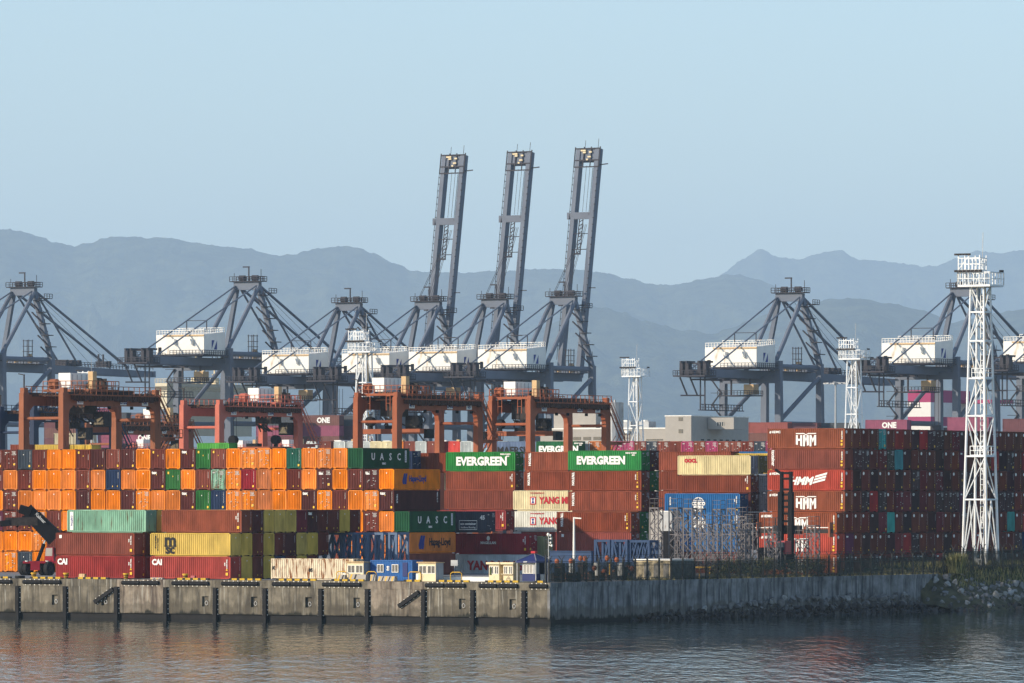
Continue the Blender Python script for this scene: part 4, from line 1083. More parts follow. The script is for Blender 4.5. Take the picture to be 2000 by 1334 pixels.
# ------------------------------------------------------------------ rubber tyred yard cranes (local: x along the lane, y across it; origin at the near left leg)
def yard_crane(px, Y, label, m, tv=7.0, spread=None, cabv=None, name_plates=("41T", "CR12", "05"), far=False, stair=True, hz=0.0):
    p = Vector(((px-1000)/F*Y, Y, GY + hz))
    o = thing("yard_crane", label, "crane", p, group="yard cranes over the container lanes" if not far else "far yard cranes")
    W, S_, ht, gb = 7.0, 23.5, 25.7, 24.1
    def part(name, mb, mm=m, **kw): return mb.build(name, mm, o, **kw)
    for x in (0, W):
        for y in (0, S_):
            b = MB(); b.bar((x, y, 0.9), (x, y, gb), 1.15, 1.6, w2=.8, h2=1.6) if False else None
            b = MB()
            w0, w1, d0, d1 = .55, .40, .85, .70
            b.add([(x-w0, y-d0, 1), (x+w0, y-d0, 1), (x+w0, y+d0, 1), (x-w0, y+d0, 1), (x-w1, y-d1, ht+.2), (x+w1, y-d1, ht+.2), (x+w1, y+d1, ht+.2), (x-w1, y+d1, ht+.2)], [(0,3,2,1),(4,5,6,7),(0,1,5,4),(1,2,6,5),(2,3,7,6),(3,0,4,7)])
            lg = part("leg", b)
            MB().box(x-.35, x+.35, y-.5, y+.5, ht+.2, ht+.95).build("leg_cap", m, lg)
            w = MB(); w.tube((x-.35, y, .75), (x+.35, y, .75), .75, 10); w.build("wheel", M["dark"], lg)
        # girder with rounded haunches
        pts = [(.7, gb-1.6), (.95, gb-.7), (1.9, gb), (S_-1.9, gb), (S_-.95, gb-.7), (S_-.7, gb-1.6), (S_-.7, ht), (.7, ht)]
        part("girder", MB().prism(pts, 'x', x-.38, x+.38))
    for y in (0, S_):
        part("cross_pipe", MB().tube((.4, y, 22.2), (W-.4, y, 22.2), .24, 8))
        part("sill_beam", MB().box(.5, W-.5, y-.35, y+.35, 1.2, 2.0))
    # walkway along the near girder
    b = MB(); b.box(W+.42, W+1.2, 1.0, S_-.4, ht-.15, ht)
    b.rail((W+1.2, 1.0, ht), (W+1.2, S_-.4, ht), 1.2, .05, 1.35); b.rail((-.4, 1.0, ht), (-.4, S_-.4, ht), 1.2, .05, 1.35)
    for i in range(12): b.bar((W+.4, 1.5+i*1.9, ht-.7), (W+1.1, 1.5+i*1.9, ht-.1), .14)
    part("girder_walkway", b, m, kind="stuff")
    b = MB(); b.box(-.25, .25, 1, S_-1, ht, ht+.28); b.box(W-.25, W+.25, 1, S_-1, ht, ht+.28); b.box(W-.9, W-.5, 3, S_-5, ht+.28, ht+.75)
    part("trolley_rail", b, M["rtgd"], kind="stuff")
    b = MB()
    for i in range(34): y = 1.2 + i*.64; b.box(W+.45, W+1.15, y, y+.38, ht-.75-R.uniform(0, .3), ht-.2); b.bar((W+.5, y, ht-.3), (W+1.1, y+.3, ht+R.uniform(.2, .7)), .12)
    for i in range(22): y = 1.5 + i*1.0; b.box(-.35, W*.2, y, y+.25, ht-.3, ht+R.uniform(.0, .35)); b.bar((W*.3, y, ht-.2), (W-.5, y+.4, ht-.1), .12)
    part("cable_tray", b, M["rtgdb"], kind="stuff")
    # trolley: platform, white electrical house, motor, tan cabinet
    b = MB(); b.box(-.6, W+.5, tv-1.2, tv+6.5, ht+.45, ht+.8)
    for a, c in (((-.6, tv-1.2), (W+.5, tv-1.2)), ((W+.5, tv-1.2), (W+.5, tv+6.5)), ((-.6, tv+6.5), (W+.5, tv+6.5))): b.rail((a[0], a[1], ht+.8), (c[0], c[1], ht+.8), 1.2, .05, 1.0)
    for x in (1.0, 4.6, 6.0): b.rail((x, tv-1.25, ht-1.8), (x+.7, tv-1.25, ht-1.8), 2.2, .05, .7)
    tr = part("trolley_platform", b, m, kind="stuff")
    eh = MB(); eh.box(1.3, 3.4, tv, tv+5.0, ht+1.1, ht+3.2); eh = part("electrical_house", eh, M["white"])
    b = MB()
    for i in range(4): b.box(3.41, 3.44, tv+.5+i*1.15, tv+.62+i*1.15, ht+1.3, ht+3.0)
    b.build("door_seam", M["galv"], eh, kind="stuff")
    MB().tube((.1, tv-.2, ht+1.6), (1.2, tv-.2, ht+1.6), .75, 10).build("hoist_motor", m, o)
    b = MB(); b.box(5.9, 6.75, tv+.9, tv+1.9, ht+.8, ht+3.4); part("control_cabinet", b, M["tan"])
    b = MB(); b.box(5.7, 6.6, tv+2.6, tv+2.8, ht+.8, ht+2.4); b.box(5.0, 6.8, tv+4.2, tv+4.4, ht+.8, ht+2.4); b.bar((5.8, tv+2.7, ht+2.4), (5.8, tv+4.4, ht+2.4), .2); b.tube((4.6, tv+3, ht+1.4), (4.6, tv+5, ht+1.4), .5, 8)
    for i in range(6): b.bar((5.2+R.uniform(-1, 1), tv+2.4+i*.6, ht+.8), (5.2+R.uniform(-1, 1), tv+2.4+i*.6, ht+R.uniform(1.3, 2.3)), .22)
    part("hoist_gear", b, M["rtgd"], kind="stuff")
    # under-slung trolley machinery and driver's cab
    cv = tv + 2 if cabv is None else cabv
    b = MB(); b.box(2.0, 5.0, cv-.8, cv+2.4, gb-1.1, ht+.4)
    for i in range(10): b.bar((2+R.uniform(0, 3), cv-.9, gb-1.2), (2+R.uniform(0, 3), cv+R.uniform(-1, 2.4), gb-2.4), .16)
    part("hoist_carriage", b, M["rtgd"], kind="stuff")
    b = MB(); b.box(4.6, 6.4, cv+2.2, cv+4.2, gb-3.0, gb-.9); cb = part("driver_cab", b, M["rtgd"])
    MB().box(4.7, 6.3, cv+2.16, cv+2.19, gb-2.7, gb-1.6).build("window", M["glass"], cb)
    if spread:
        sv, sz = spread
        s_ = part("spreader", MB().box(-2.9, 9.9, sv-.8, sv+.8, sz, sz+.75), M["rtg"])
        b = MB()
        for x in (-2.9, 9.9): b.box(x-.25, x+.25, sv-1.1, sv+1.1, sz-.7, sz+.7)
        for x in (-.6, 7.8): b.tube((x, sv-.5, sz+1.9), (x, sv+.5, sz+1.9), .75, 10); b.bar((x, sv, sz+.7), (x, sv, sz+1.9), .5)
        for x in (-.6, 0, 7.2, 7.8): b.bar((x, sv, sz+1.5), (x, sv, gb), .05)
        b.box(2.4, 4.6, sv-.7, sv+.7, sz+.75, sz+1.3)
        b.build("head_block", M["machine"], s_, kind="stuff")
    else:
        b = MB()
        for x in (1.2, 2.6, 4.6, 5.8): b.bar((x, cv, gb-2), (x, cv, 17), .05)
        part("hoist_rope", b, M["machine"], kind="stuff")
    for i, (yy, s) in enumerate(zip((3.6, 14.6, 20.2), name_plates)):
        q = MB(); q.add([(W+.39, yy-.8, gb+.15), (W+.39, yy+.8, gb+.15), (W+.39, yy+.8, gb+1.05), (W+.39, yy-.8, gb+1.05)], [(0, 1, 2, 3)])
        pl_ = part("number_plate", q, M["white"])
        if not far:
            l = put("lettering", text_mesh(s, .85, M["bluep"], .02), pl_); l.location = (W+.41, yy, gb+.6); l.rotation_euler = (0, 0, math.pi/2)
    b = MB()
    for yy in (8, 11.5, 17.3, 21.5): b.box(W-.2, W+.2, yy-.15, yy+.15, gb-.45, gb-.02)
    part("floodlight", b, M["machine"], kind="stuff")
    if stair:
        b = MB(); x = W+1.1; y = S_ + .4
        def flight(a, c):
            a, c = Vector(a), Vector(c)
            for dx in (-.35, .35): b.bar(a + Vector((dx, 0, 0)), c + Vector((dx, 0, 0)), .1, .26); b.bar(a + Vector((dx, 0, 1.0)), c + Vector((dx, 0, 1.0)), .07)
            n = 9
            for i in range(n): q = a.lerp(c, (i+.5)/n); b.bar(q - Vector((.35, 0, 0)), q + Vector((.35, 0, 0)), .28, .06)
        flight((x, y-1.5, ht), (x, y+3.2, 19.8)); flight((x-1.2, y+3.4, 19.6), (x-1.2, y-3.2, 13.0)); flight((x, y-3.4, 13.0), (x, y+2, 7.5)); 
        b.box(x-1.7, x+.5, y+2.8, y+4.4, 19.5, 19.7); b.rail((x+.5, y+2.8, 19.7), (x+.5, y+4.4, 19.7), 1.1, .05, .8); b.box(x-1.7, x+.5, y-4.2, y-3.0, 12.8, 13.0); b.bar((x-.8, y, 19.4), (x-.8, y+4.2, 19.4), .2, .5)
        part("stairway", b, m, kind="stuff")
    b = MB(); b.bar((0, 0, ht+.9), (0, 0, ht+2.9), .16); b.bar((.1, 0, ht+2.8), (-1.0, 0, ht+3.0), .2, .12)
    part("lamp_arm", b, M["rtgd"])
    return o
yard_crane(47, 891, "brown yard crane with white box near its left leg above the orange stack", M["rtgb"], 6.8, name_plates=("41T", "C120", "06"))
yard_crane(359, 1003, "salmon pink yard crane with orange spreader hanging under it", M["rtgp"], 17.0, spread=(15.5, 18.4), name_plates=("41T", "C200", "05"))
yard_crane(699, 930, "rust orange yard crane with long spreader beside the white light tower", M["rtg"], 2.0, spread=(4.5, 20.4), name_plates=("41T", "C402", "05"))
yard_crane(961, 962, "rust orange yard crane in front of the warehouse, right of its twin", M["rtg"], 1.4, spread=(3.5, 20.4), name_plates=("41T", "C250", "04"))
yard_crane(169, 1130, "brown yard crane half hidden behind the left one, white box at far end", M["rtgb"], 16.5, name_plates=("41T", "C1", "05"), hz=-1.6)
yard_crane(1, 1043, "navy blue yard crane cut off at the left edge", M["rtgn"], 12.0, name_plates=("41T", "05", "05"), hz=-.4)
for i, (px, Y, lab) in enumerate(((632, 1580, "small far salmon yard crane seen under the girder left of the light tower"), (728, 1590, "small far salmon yard crane seen just right of the white light tower foot"), (838, 1585, "small far salmon yard crane seen between two rust orange legs"), (905, 1600, "small far salmon yard crane right of the inner stairway"), (245, 1560, "small far salmon yard crane seen under the brown crane"), (440, 1590, "small far salmon yard crane behind the pink crane's spreader"), (530, 1570, "small far salmon yard crane behind the pink crane's right legs"))):
    yard_crane(px, Y, lab, M["rtgp"], 3.0, far=True, stair=False, hz=-3.2)

# ------------------------------------------------------------------ white lattice light towers
def light_tower(px, Y, ybase, ytop, label, wb=3.7, wt=2.0, yplat=None, big=False):
    z0 = zof(ybase, Y); hh = zof(ytop, Y) - z0; s = hh/43.0
    o = thing("light_tower", label, "tower", Vector(((px-1000)/F*Y, Y, z0)), group="white lattice light towers")
    zp = hh - 4.3*s; TW = M["tower"]
    wb, wt = wb*s/2, wt*s/2
    def wz(z): return wb + (wt-wb)*min(1, z/zp)
    def cn(i, z): w = wz(z); return Vector(((-w, w, w, -w)[i], (-w, -w, w, w)[i], z))
    r = .155*s
    for i in range(4): MB().tube(cn(i, 0), cn(i, zp), r*1.25, 8, r).build("leg", TW, o)
    lv = [0, 9.2, 15.2, 20.8, 26.0, 31.2, 35.2, 38.7] if big else [0, 8, 15, 21.5, 27.5, 33, 38.7]
    lv = [l*s for l in lv]; lv[-1] = zp
    b = MB(); hb = MB()
    for j in range(len(lv)-1):
        for i in range(4):
            k = (i+1) % 4
            if j == 0:
                m_ = (cn(i, lv[1]) + cn(k, lv[1]))/2
                b.tube(cn(i, 0), m_, r*.6, 5); b.tube(cn(k, 0), m_, r*.6, 5)
            elif (j+i) % 2: b.tube(cn(i, lv[j]), cn(k, lv[j+1]), r*.6, 5)
            else: b.tube(cn(k, lv[j]), cn(i, lv[j+1]), r*.6, 5)
            hb.bar(cn(i, lv[j+1]), cn(k, lv[j+1]), r*1.4)
    b.build("brace_lattice", TW, o, kind="stuff"); hb.build("ring_frame", TW, o)
    lad = MB(); x = .25*s
    for q in (-.22, .22): lad.bar((x+q*s, 0, 0), (x+q*s, 0, zp), .10*s)
    n = int(zp/(.75*s))
    for i in range(n): lad.bar((x-.22*s, 0, i*.75*s), (x+.22*s, 0, i*.75*s), .07*s)
    lad.build("ladder", TW, o, kind="stuff")
    MB().tube((.8*s, .4*s, 1), (.5*s, .3*s, zp), .17*s, 8).build("cable_pipe", M["tan"], o)
    for z in (lv[2], lv[4] if big else lv[3]):
        w = wz(z)*.95; p_ = MB(); p_.box(-w*.6, w, -w, w, z+.05, z+.2)
        for a, c in (((-w*.6, -w), (w, -w)), ((w, -w), (w, w)), ((-w*.6, w), (w, w))): p_.rail((a[0], a[1], z+.2), (c[0], c[1], z+.2), 1.2*s, .05*s, 1.1*s)
        p_.build("rest_platform", TW, o, kind="stuff")
    # head: main platform with railing, upper stage, floodlights
    x0, x1 = -2.6*s, 2.4*s; y0, y1 = -1.9*s, 2.4*s; zt = zp + .28*s
    hd = MB().box(x0, x1, y0, y1, zp, zt).build("head_platform", TW, o)
    rl = MB()
    for a, c in (((x0, y0), (x1, y0)), ((x1, y0), (x1, y1)), ((x1, y1), (x0, y1)), ((x0, y1), (x0, y0))):
        rl.rail((a[0], a[1], zt), (c[0], c[1], zt), 1.7*s, .06*s, .9*s); rl.bar((a[0], a[1], zt+1.7*s), (c[0], c[1], zt+1.7*s), .14*s)
    for i in range(5): rl.bar((x0 + i*s*.9, y0, zt), (x0 + i*s*.9+.5*s, y0+.9*s, zt+1.6*s), .1*s)
    rl.build("railing", TW, hd, kind="stuff")
    up = MB(); ux0, ux1, uy0, uy1 = x0, x0+3.3*s, y0+.3*s, y0+2.3*s; uz = zt + 2.1*s
    up.box(ux0, ux1, uy0, uy1, uz-.2*s, uz)
    for xx in (ux0, ux0+1.6*s, ux1):
        for yy in (uy0, uy1): up.bar((xx, yy, zt), (xx, yy, uz+2.0*s), .14*s)
    for a, c in (((ux0, uy0), (ux1, uy0)), ((ux1, uy0), (ux1, uy1)), ((ux0, uy1), (ux1, uy1))): up.rail((a[0], a[1], uz), (c[0], c[1], uz), 1.6*s, .06*s, .55*s)
    up.bar((ux0, uy0, uz), (ux0+1.5*s, uy0, uz+1.8*s), .1*s)
    up.build("upper_stage", TW, hd, kind="stuff")
    fl = MB()
    for i in range(7): xx = x0-.3*s + i*.62*s; fl.box(xx, xx+.42*s, y0-.45*s, y0-.1*s, zt+1.75*s, zt+2.05*s)
    for i in range(5): xx = ux0-.5*s+i*.5*s; fl.box(xx, xx+.4*s, uy0-.35*s, uy0, uz+2.0*s, uz+2.25*s)
    fl.box(x1-.5*s, x1, y1-.4*s, y1, zt+1.75*s, zt+2.1*s)
    fl.build("floodlight", M["rtgd"], hd, kind="stuff")
    MB().bar((ux1-.6*s, uy1, uz+1.6*s), (ux1-.5*s, uy1, uz+5.2*s), .06*s).build("antenna", M["galv"], hd)
    return o
light_tower(1915, 852, 1105, 500, "tall white lattice light tower rising from the grassy bank, largest of the four", big=True)
light_tower(1668, 1330, 1070, 662, "white lattice light tower behind the rust orange stack's right corner")
light_tower(1241, 1420, 1064, 700, "white lattice light tower in front of the beige warehouse")
light_tower(712, 1150, 1085, 645, "white lattice light tower behind the rust orange yard crane's left legs")
light_tower(176, 1540, 1057, 725, "slim white lattice tower half hidden behind the left brown yard crane")
# high mast lamp
b = thing("high_mast_lamp", "slim grey high mast lamp with ring of lights left of the white tower", "lamp post", P(1632, 900, 1500))
MB().tube((0, 0, 0), (0, 0, 19), .32, 8, .2).build("mast", M["galv"], b)
q = MB(); q.tube((0, 0, 18.6), (0, 0, 19.3), .7, 10)
for i in range(10): a = i*.628; q.bar((0, 0, 19), (math.cos(a)*2.6, math.sin(a)*2.6, 19.1), .15); q.box(math.cos(a)*2.6-.35, math.cos(a)*2.6+.35, math.sin(a)*2.6-.35, math.sin(a)*2.6+.35, 18.7, 19)
q.build("lamp_ring", M["galv"], b, kind="stuff")

# ------------------------------------------------------------------ warehouse
def local_box(o, name, m, x0, x1, y0, y1, z0, z1, parent=None, **kw):
    return MB().box(x0, x1, y0, y1, z0, z1).build(name, m, parent or o, **kw)
WY = 1500; sW = F/WY
wp = Vector(((1350-1000)/F*WY, WY, GY))
w = thing("warehouse", "beige flat roofed warehouse with a taller block beyond the container rows", "warehouse", wp); w.scale = (1.21, 1.21, 1)
ztop = lambda y: zof(y, WY) - GY
wl = local_box(w, "wall", M["beige"], -6.0, 0, 0, 24, 0, ztop(813)); local_box(w, "parapet", M["wframe"], -6.1, .1, -.12, 24.1, ztop(813)+.01, ztop(813)+.25, wl)
for (z0, z1) in ((ztop(822), ztop(815)), (ztop(846), ztop(838))): local_box(w, "window", M["glass"], -2.9, -1.9, -.06, -.01, z0, z1, wl)
lw = local_box(w, "low_wall", M["beige"], -36, -6.02, 1, 26, 0, ztop(837)); local_box(w, "parapet", M["wframe"], -36.1, -6.05, .9, 26, ztop(837)+.01, ztop(837)+.3, lw)
for i in range(5): local_box(w, "window", M["glass"], -11+i*.8, -10.3+i*.8, .94, .99, ztop(860), ztop(857), lw)
an = local_box(w, "annex_wall", M["beige"], .11, 6.1, 6.7, 12.8, ztop(838), ztop(815)); local_box(w, "window", M["glass"], 2.2, 3.9, 6.64, 6.69, ztop(831), ztop(824), an)
for i in range(4): local_box(w, "window_frame", M["wframe"], 2.2+i*.54, 2.27+i*.54, 6.59, 6.635, ztop(831), ztop(824), an)
for i in range(7): local_box(w, "vent", M["machine"], .01, .07, 4+i*2.6, 5.2+i*2.6, ztop(860), ztop(857.5), wl)
up = local_box(w, "roof_block", M["beige"], -34, -24, 3, 14, ztop(837)+.31, ztop(800)); 
for i in range(3): 
    ac = local_box(w, "cooling_unit", M["galv"], -23+i*4.2, -20+i*4.2, 3, 6, ztop(837)+.31, ztop(822)); MB().tube((-21.5+i*4.2, 4.5, ztop(822)), (-21.5+i*4.2, 4.5, ztop(819)), .9, 10).build("fan_housing", M["wframe"], ac)
for i in range(3): local_box(w, "wall_unit", M["wframe"], -19+i*1.6, -18+i*1.6, .3, .95, ztop(845), ztop(840), lw)
for i in range(5): local_box(w, "canopy_window", M["glass"], -33+i*2.4, -31.2+i*2.4, .93, .99, ztop(858), ztop(852), lw)
gt_ = thing("storage_tank", "grey cylindrical tank standing behind the rust orange yard crane", "tank", P(1201, 900, 1420))
MB().tube((0, 0, 0), (0, 0, zof(786, 1420) - zof(900, 1420)), 2.0, 16).build("tank_shell", M["galv"], gt_); MB().tube((0, 0, zof(786, 1420)-zof(900, 1420)), (0, 0, zof(781, 1420)-zof(900, 1420)), .3, 6).build("vent_pipe", M["galv"], gt_)

# ------------------------------------------------------------------ ships at the far berth: deck containers, accommodation blocks
VS = U.dot(Vector((0, 0, 0)))
def ship(px, Y, label, L, z1, m=M["hull"]):
    o = thing("container_ship", label, "ship", Vector(((px-1000)/F*Y, Y, 0)))
    b = MB(); b.prism([(0, 0), (L, 0), (L+6, z1), (-3, z1)], 'y', 0, 32); b.build("hull", m, o)
    return o
s1 = ship(100, 1900, "container ship with pale bridge moored behind the left quay cranes", 150, 19.5)
Y1 = 1900
def sbox(o, Y, x0, x1, y0, y1, dpt, name, m, parent=None, v0=0.0):
    """box on the ship given by photo columns and rows of its lit face at depth Y"""
    base = o.location; a = Vector(((x0-1000)/F*Y, Y, 0)); 
    la = U.dot(a - base); lv = V.dot(a - base)
    lx = la + (x1-x0)/F*Y/math.cos(TH)
    return MB().box(la, lx, lv+v0, lv+v0+dpt, zof(y1, Y), zof(y0, Y)).build(name, m, parent or o)
br = sbox(s1, 1840, 303, 327, 748, 850, 46, "bridge", M["ship"])
for (y0, y1) in ((760, 755), ):
    l0 = br
bb = MB(); bx = [v.co for v in br.data.vertices]; X1 = max(v.x for v in bx); Yb0 = min(v.y for v in bx); Yb1 = max(v.y for v in bx); Zt = max(v.z for v in bx); X0 = min(v.x for v in bx)
MB().box(X0-.03, X1+.06, Yb0-.06, Yb1, Zt-2.2, Zt-1.0).build("bridge_window", M["glass"], br)
for i in range(9):
    for k in range(2): MB().box(X1+.01, X1+.08, Yb0+8+i*3.8, Yb0+9.2+i*3.8, Zt-6.5-k*3.2, Zt-5.0-k*3.2).build("porthole", M["glass"], br)
b = MB(); b.rail((X0, Yb0, Zt), (X1, Yb0, Zt), 1.2, .08, 1.2); b.rail((X1, Yb0, Zt), (X1, Yb1, Zt), 1.2, .08, 1.6); b.build("railing", M["ship"], br, kind="stuff")
b = MB()
for y, h, w_ in ((20, 8.5, .8), (24, 6, 1.2), (30, 5, .6), (38, 4, .5)): b.bar((X1-3, Yb0+y, Zt), (X1-3, Yb0+y, Zt+h), w_*.6); b.bar((X1-3, Yb0+y-w_*2, Zt+h*.6), (X1-3, Yb0+y+w_*2, Zt+h*.6), .3); b.box(X1-4, X1-2, Yb0+y-1, Yb0+y+1, Zt, Zt+2)
b.build("radar_mast", M["cream"], br, kind="stuff")
SHIPC = [("pink", .5), ("rbrown", .3), ("maroon", .2)]
DK = {}
def deck(px0, px1, Y, y0, rows, cols, lab, seed, hgt=2.9, one=()):
    r = random.Random(seed)
    wpx = 12.6*math.cos(TH)*F/Y; x = px0; c_ = 0
    while x < px1:
        for t in range(rows):
            col = r.choice(cols)
            p = Vector(((x-1000)/F*Y, Y, zof(y0, Y) - hgt*(t+1)))
            DK.setdefault(col, []).append((U.dot(p), V.dot(p), p.z))
            if (c_, t) in one: TXT.append(p)
        x += wpx; c_ += 1
TXT = []
deck(86, 175, 1790, 797, 4, ["maroon", "slate", "rbrown", "pink"], "on ship behind left brown crane", 1)
deck(180, 290, 1800, 806, 4, ["slate", "slblue", "maroon", "slate"], "on ship between left brown crane's legs", 2)
deck(240, 310, 1650, 845, 1, ["pink"], "low by the brown crane leg", 3, one=((0, 0),))
deck(105, 150, 1600, 846, 1, ["cream"], "low in the left brown crane", 4)
deck(500, 560, 1700, 811, 3, ["pink", "maroon", "slate"], "on ship behind the salmon crane", 6)
deck(590, 650, 1700, 811, 3, ["pink", "pink", "rbrown"], "on ship right of the salmon crane", 5, one=((0, 0),))
deck(655, 690, 1700, 811, 3, ["slate", "plum"], "on ship left of the light tower", 8)
deck(1462, 1510, 1690, 825, 2, ["rbrown", "hred", "rust"], "behind the lone crane's legs", 9)
deck(1520, 1620, 1700, 826, 1, ["slate", "rbrown", "maroon"], "behind the lone crane's right legs", 10)
deck(1690, 1730, 1600, 820, 1, ["pink"], "right of the smaller white tower", 11, one=((0, 0),))
deck(1850, 1900, 1620, 815, 2, ["maroon", "pink"], "beside the tall white tower", 12)
deck(1958, 2010, 1600, 818, 2, ["pink", "maroon"], "at the right edge", 13)
DKM = {c: mat("deck_" + c, tuple(v*.55+.035 for v in C_[c]), .7, rust=.1) for c in DK}  # paint muted towards grey to stand in for distance haze
b = MB()
for k, (c, lst) in enumerate(DK.items()):
    for x, y, z in lst:
        b.box(x+.12, x+12.07, y+.1, y+2.34, z+.12, z+2.78, k)
        for xx in (x, x+12.05):
            for yy in (y, y+2.3): b.box(xx, xx+.14, yy, yy+.14, z, z+2.88, k)
        for zz in (z, z+2.74): b.box(x+.15, x+12.04, y, y+.1, zz, zz+.14, k); b.box(x+.15, x+12.04, y+2.34, y+2.44, zz, zz+.14, k)
        for i in range(18): b.box(x+.4+i*.64, x+.7+i*.64, y+.06, y+.1, z+.2, z+2.7, k)
dko = b.build("deck_containers", list(DKM.values()), rz=-TH, kind="stuff", label="stacked pink, red and grey containers on the decks of the far ships")
for p in TXT:
    put("lettering", text_mesh("ONE", 2.0, WPR, .09), dko, loc=(U.dot(p)+7.0, V.dot(p)-.03, p.z+1.4))
s2 = thing("container_ship", "magenta and white banded ship block seen between right crane legs", "ship", Vector(((1773-1000)/F*1830, 1830, 0)))
yb = [762, 786, 814, 832, 850]
for i, (a, c) in enumerate(zip(yb, yb[1:])): sbox(s2, 1830, 1773, 1816, a+.02, c, 26 if i else 26, "band", M["pink"] if i % 2 == 0 else M["shipw"])
sbox(s2, 1830, 1773, 1850, 850, 900, 26, "hull", M["hull"])
sbox(s2, 1830, 1822, 1900, 780, 787, 12, "wing_deck", M["pink"], v0=14)
# ------------------------------------------------------------------ along the quay edge
def qp(px, yo, z=GQ): return on_v(VQ+yo, px, z)
def qw(px0, px1, yo): return (on_v(VQ+yo, px1) - on_v(VQ+yo, px0)).length
QG = "black rubber fenders of the quay wall"
def studs(b, x0, x1, n, y, zs, s=.05):
    for z in zs:
        for i in range(n): xx = x0 + (x1-x0)*(i+.5)/n; b.box(xx-s, xx+s, y-.04, y, z-s, z+s)
for i, px in enumerate(PILES):
    o = thing("fender_strip", f"black upright rubber fender strip on the quay wall, {ORD[i]} from the left", "fender", qp(px, 0, 0), group=QG)
    MB().prism([(-.31, .02), (.31, .02), (.26, -.30), (-.26, -.30)], 'z', -.9, GQ-1.0).build("rubber_body", M["dark"], o)
    MB().box(-.42, .42, -.02, .03, -.5, GQ-.98).build("back_plate", M["machine"], o)
    b = MB()
    for z in [.6 + k*.62 for k in range(6)]:
        for x in (-.37, .37): b.box(x-.05, x+.05, -.07, -.02, z-.05, z+.05)
    b.build("bolt_stud", M["wframe"], o, kind="stuff")
EF = [(-10, 24), (46, 82), (84, 120), (239, 274), (276, 312), (337, 371), (372, 409), (434, 470), (471, 506), (533, 569), (570, 606), (631, 667), (669, 706), (832, 869), (872, 910), (937, 972), (975, 1013), (1035, 1071)]
for i, (a, c) in enumerate(EF):
    o = thing("edge_fender", f"black horizontal rubber fender below the quay kerb, {ORD[i]} from the left", "fender", qp(a, 0, 0), group=QG)
    L = qw(a, c, 0) - .05
    MB().prism([(.02, GQ-.72), (-.22, GQ-.68), (-.36, GQ-.52), (-.36, GQ-.36), (-.22, GQ-.22), (.02, GQ-.18)], 'x', .03, L).build("rubber_body", M["dark"], o)
    b = MB(); studs(b, 0, L, 4, -.03, (GQ-.80, GQ-.12), .055); b.build("bolt_stud", M["wframe"], o, kind="stuff")
for i, (a, y0, c, y1) in enumerate(((186, 1176, 222, 1150), (780, 1184, 819, 1156))):
    pa = qp(a, 0, 0); Y = pa.y; L = qw(a, c, 0); z0, z1 = zof(y0, Y), zof(y1, Y)
    o = thing("slanting_fender", f"black slanting rubber fender on a patched bay of the quay wall, {('left', 'right')[i]} one", "fender", pa, group=QG)
    MB().bar((0, -.16, z0), (L, -.16, z1), .34, .48).build("rubber_body", M["dark"], o)
    b = MB()
    for k in range(5):
        t_ = (k+.5)/5; x, z = L*t_, z0+(z1-z0)*t_
        for s_ in (-.3, .3): b.box(x-.05-s_*.5, x+.05-s_*.5, -.1, -.03, z+s_-.05, z+s_+.05)
    b.build("bolt_stud", M["wframe"], o, kind="stuff")
STR = [M["yellow"], M["black"]]
def bollard(px, lab, yo=.75):
    o = thing("mooring_bollard", lab, "bollard", qp(px, yo, GQ), group="striped mooring bollards on the quay edge")
    b = MB()
    for i in range(5):   # slanted stripes as bands
        b.tube((0, 0, .12*i), (0, 0, .12*(i+1)), .26 + .05*(i > 2), 10, .26 + .05*(i > 1), m=i % 2, cap=(i == 4))
    b.build("post", STR, o); MB().tube((0, 0, .60), (0, 0, .74), .42, 12, .36).build("cap", M["yellow"], o)
    MB().box(-.45, .45, -.4, .4, 0, .06).build("base_plate", M["dark"], o)
for px, lab in ((66, "striped mooring bollard in front of the reach stacker's wheels"), (129, "striped mooring bollard in front of the first light red container's left end"), (246, "striped mooring bollard in front of the first light red container's right end"), (362, "striped mooring bollard in front of the second light red container")):
    bollard(px, lab)
def block(px, w, h, d, lab, m="beige", stripes=True, yo=1.0, name="concrete_block", cat="barrier"):
    o = thing(name, lab, cat, qp(px, yo, GQ), group="concrete barrier blocks on the quay")
    MB().prism([(-d/2, 0), (d/2, 0), (d/2*.7, h), (-d/2*.7, h)], 'x', 0, w).build("block_body", M[m], o)
    if stripes:
        n = max(2, int(w/.45))
        for i in range(n):
            x = i*w/n
            MB().add([(x+.03, -d/2-.004, .02), (x+w/n*.45, -d/2-.004, .02), (x+w/n*.85, -d/2*.7-.006, h-.02), (x+w/n*.45, -d/2*.7-.006, h-.02)], [(0, 1, 2, 3)]).build("painted_stripe", M["yellow"] if i % 2 == 0 else M["black"], o)
block(156, .85, .62, .6, "square yellowish concrete block before the first light red container", stripes=False, m="tan")
block(374, .6, .5, .5, "small dark block beside the striped bollard by the second light red container", m="mred", stripes=False)
block(296, 1.8, .22, .7, "low striped block before the second light red container's left end")
block(661, 1.1, .75, .7, "striped concrete block left of the first beige guard booth")
block(684, 1.3, .85, .8, "striped worn concrete block in front of the first beige guard booth")
block(697, 1.5, .8, .8, "plain worn concrete block in front of the first beige guard booth", stripes=False)
block(725, .75, .8, .6, "narrow black and yellow striped block left of the blue site office")
block(741, 2.4, .62, .8, "long striped concrete barrier in front of the blue site office")
block(40, .1, .1, .1, "stone chip beside the flat tyre on the quay edge", stripes=False)
o = thing("tyre", "old black tyre lying flat on the quay edge left of the bollard", "tyre", qp(39, .8, GQ))
b = MB()
for r0, r1, z0, z1 in ((.62, .66, 0, .16), (.66, .62, .16, .32)): b.tube((0, 0, z0), (0, 0, z1), r0, 16, r1, cap=False)
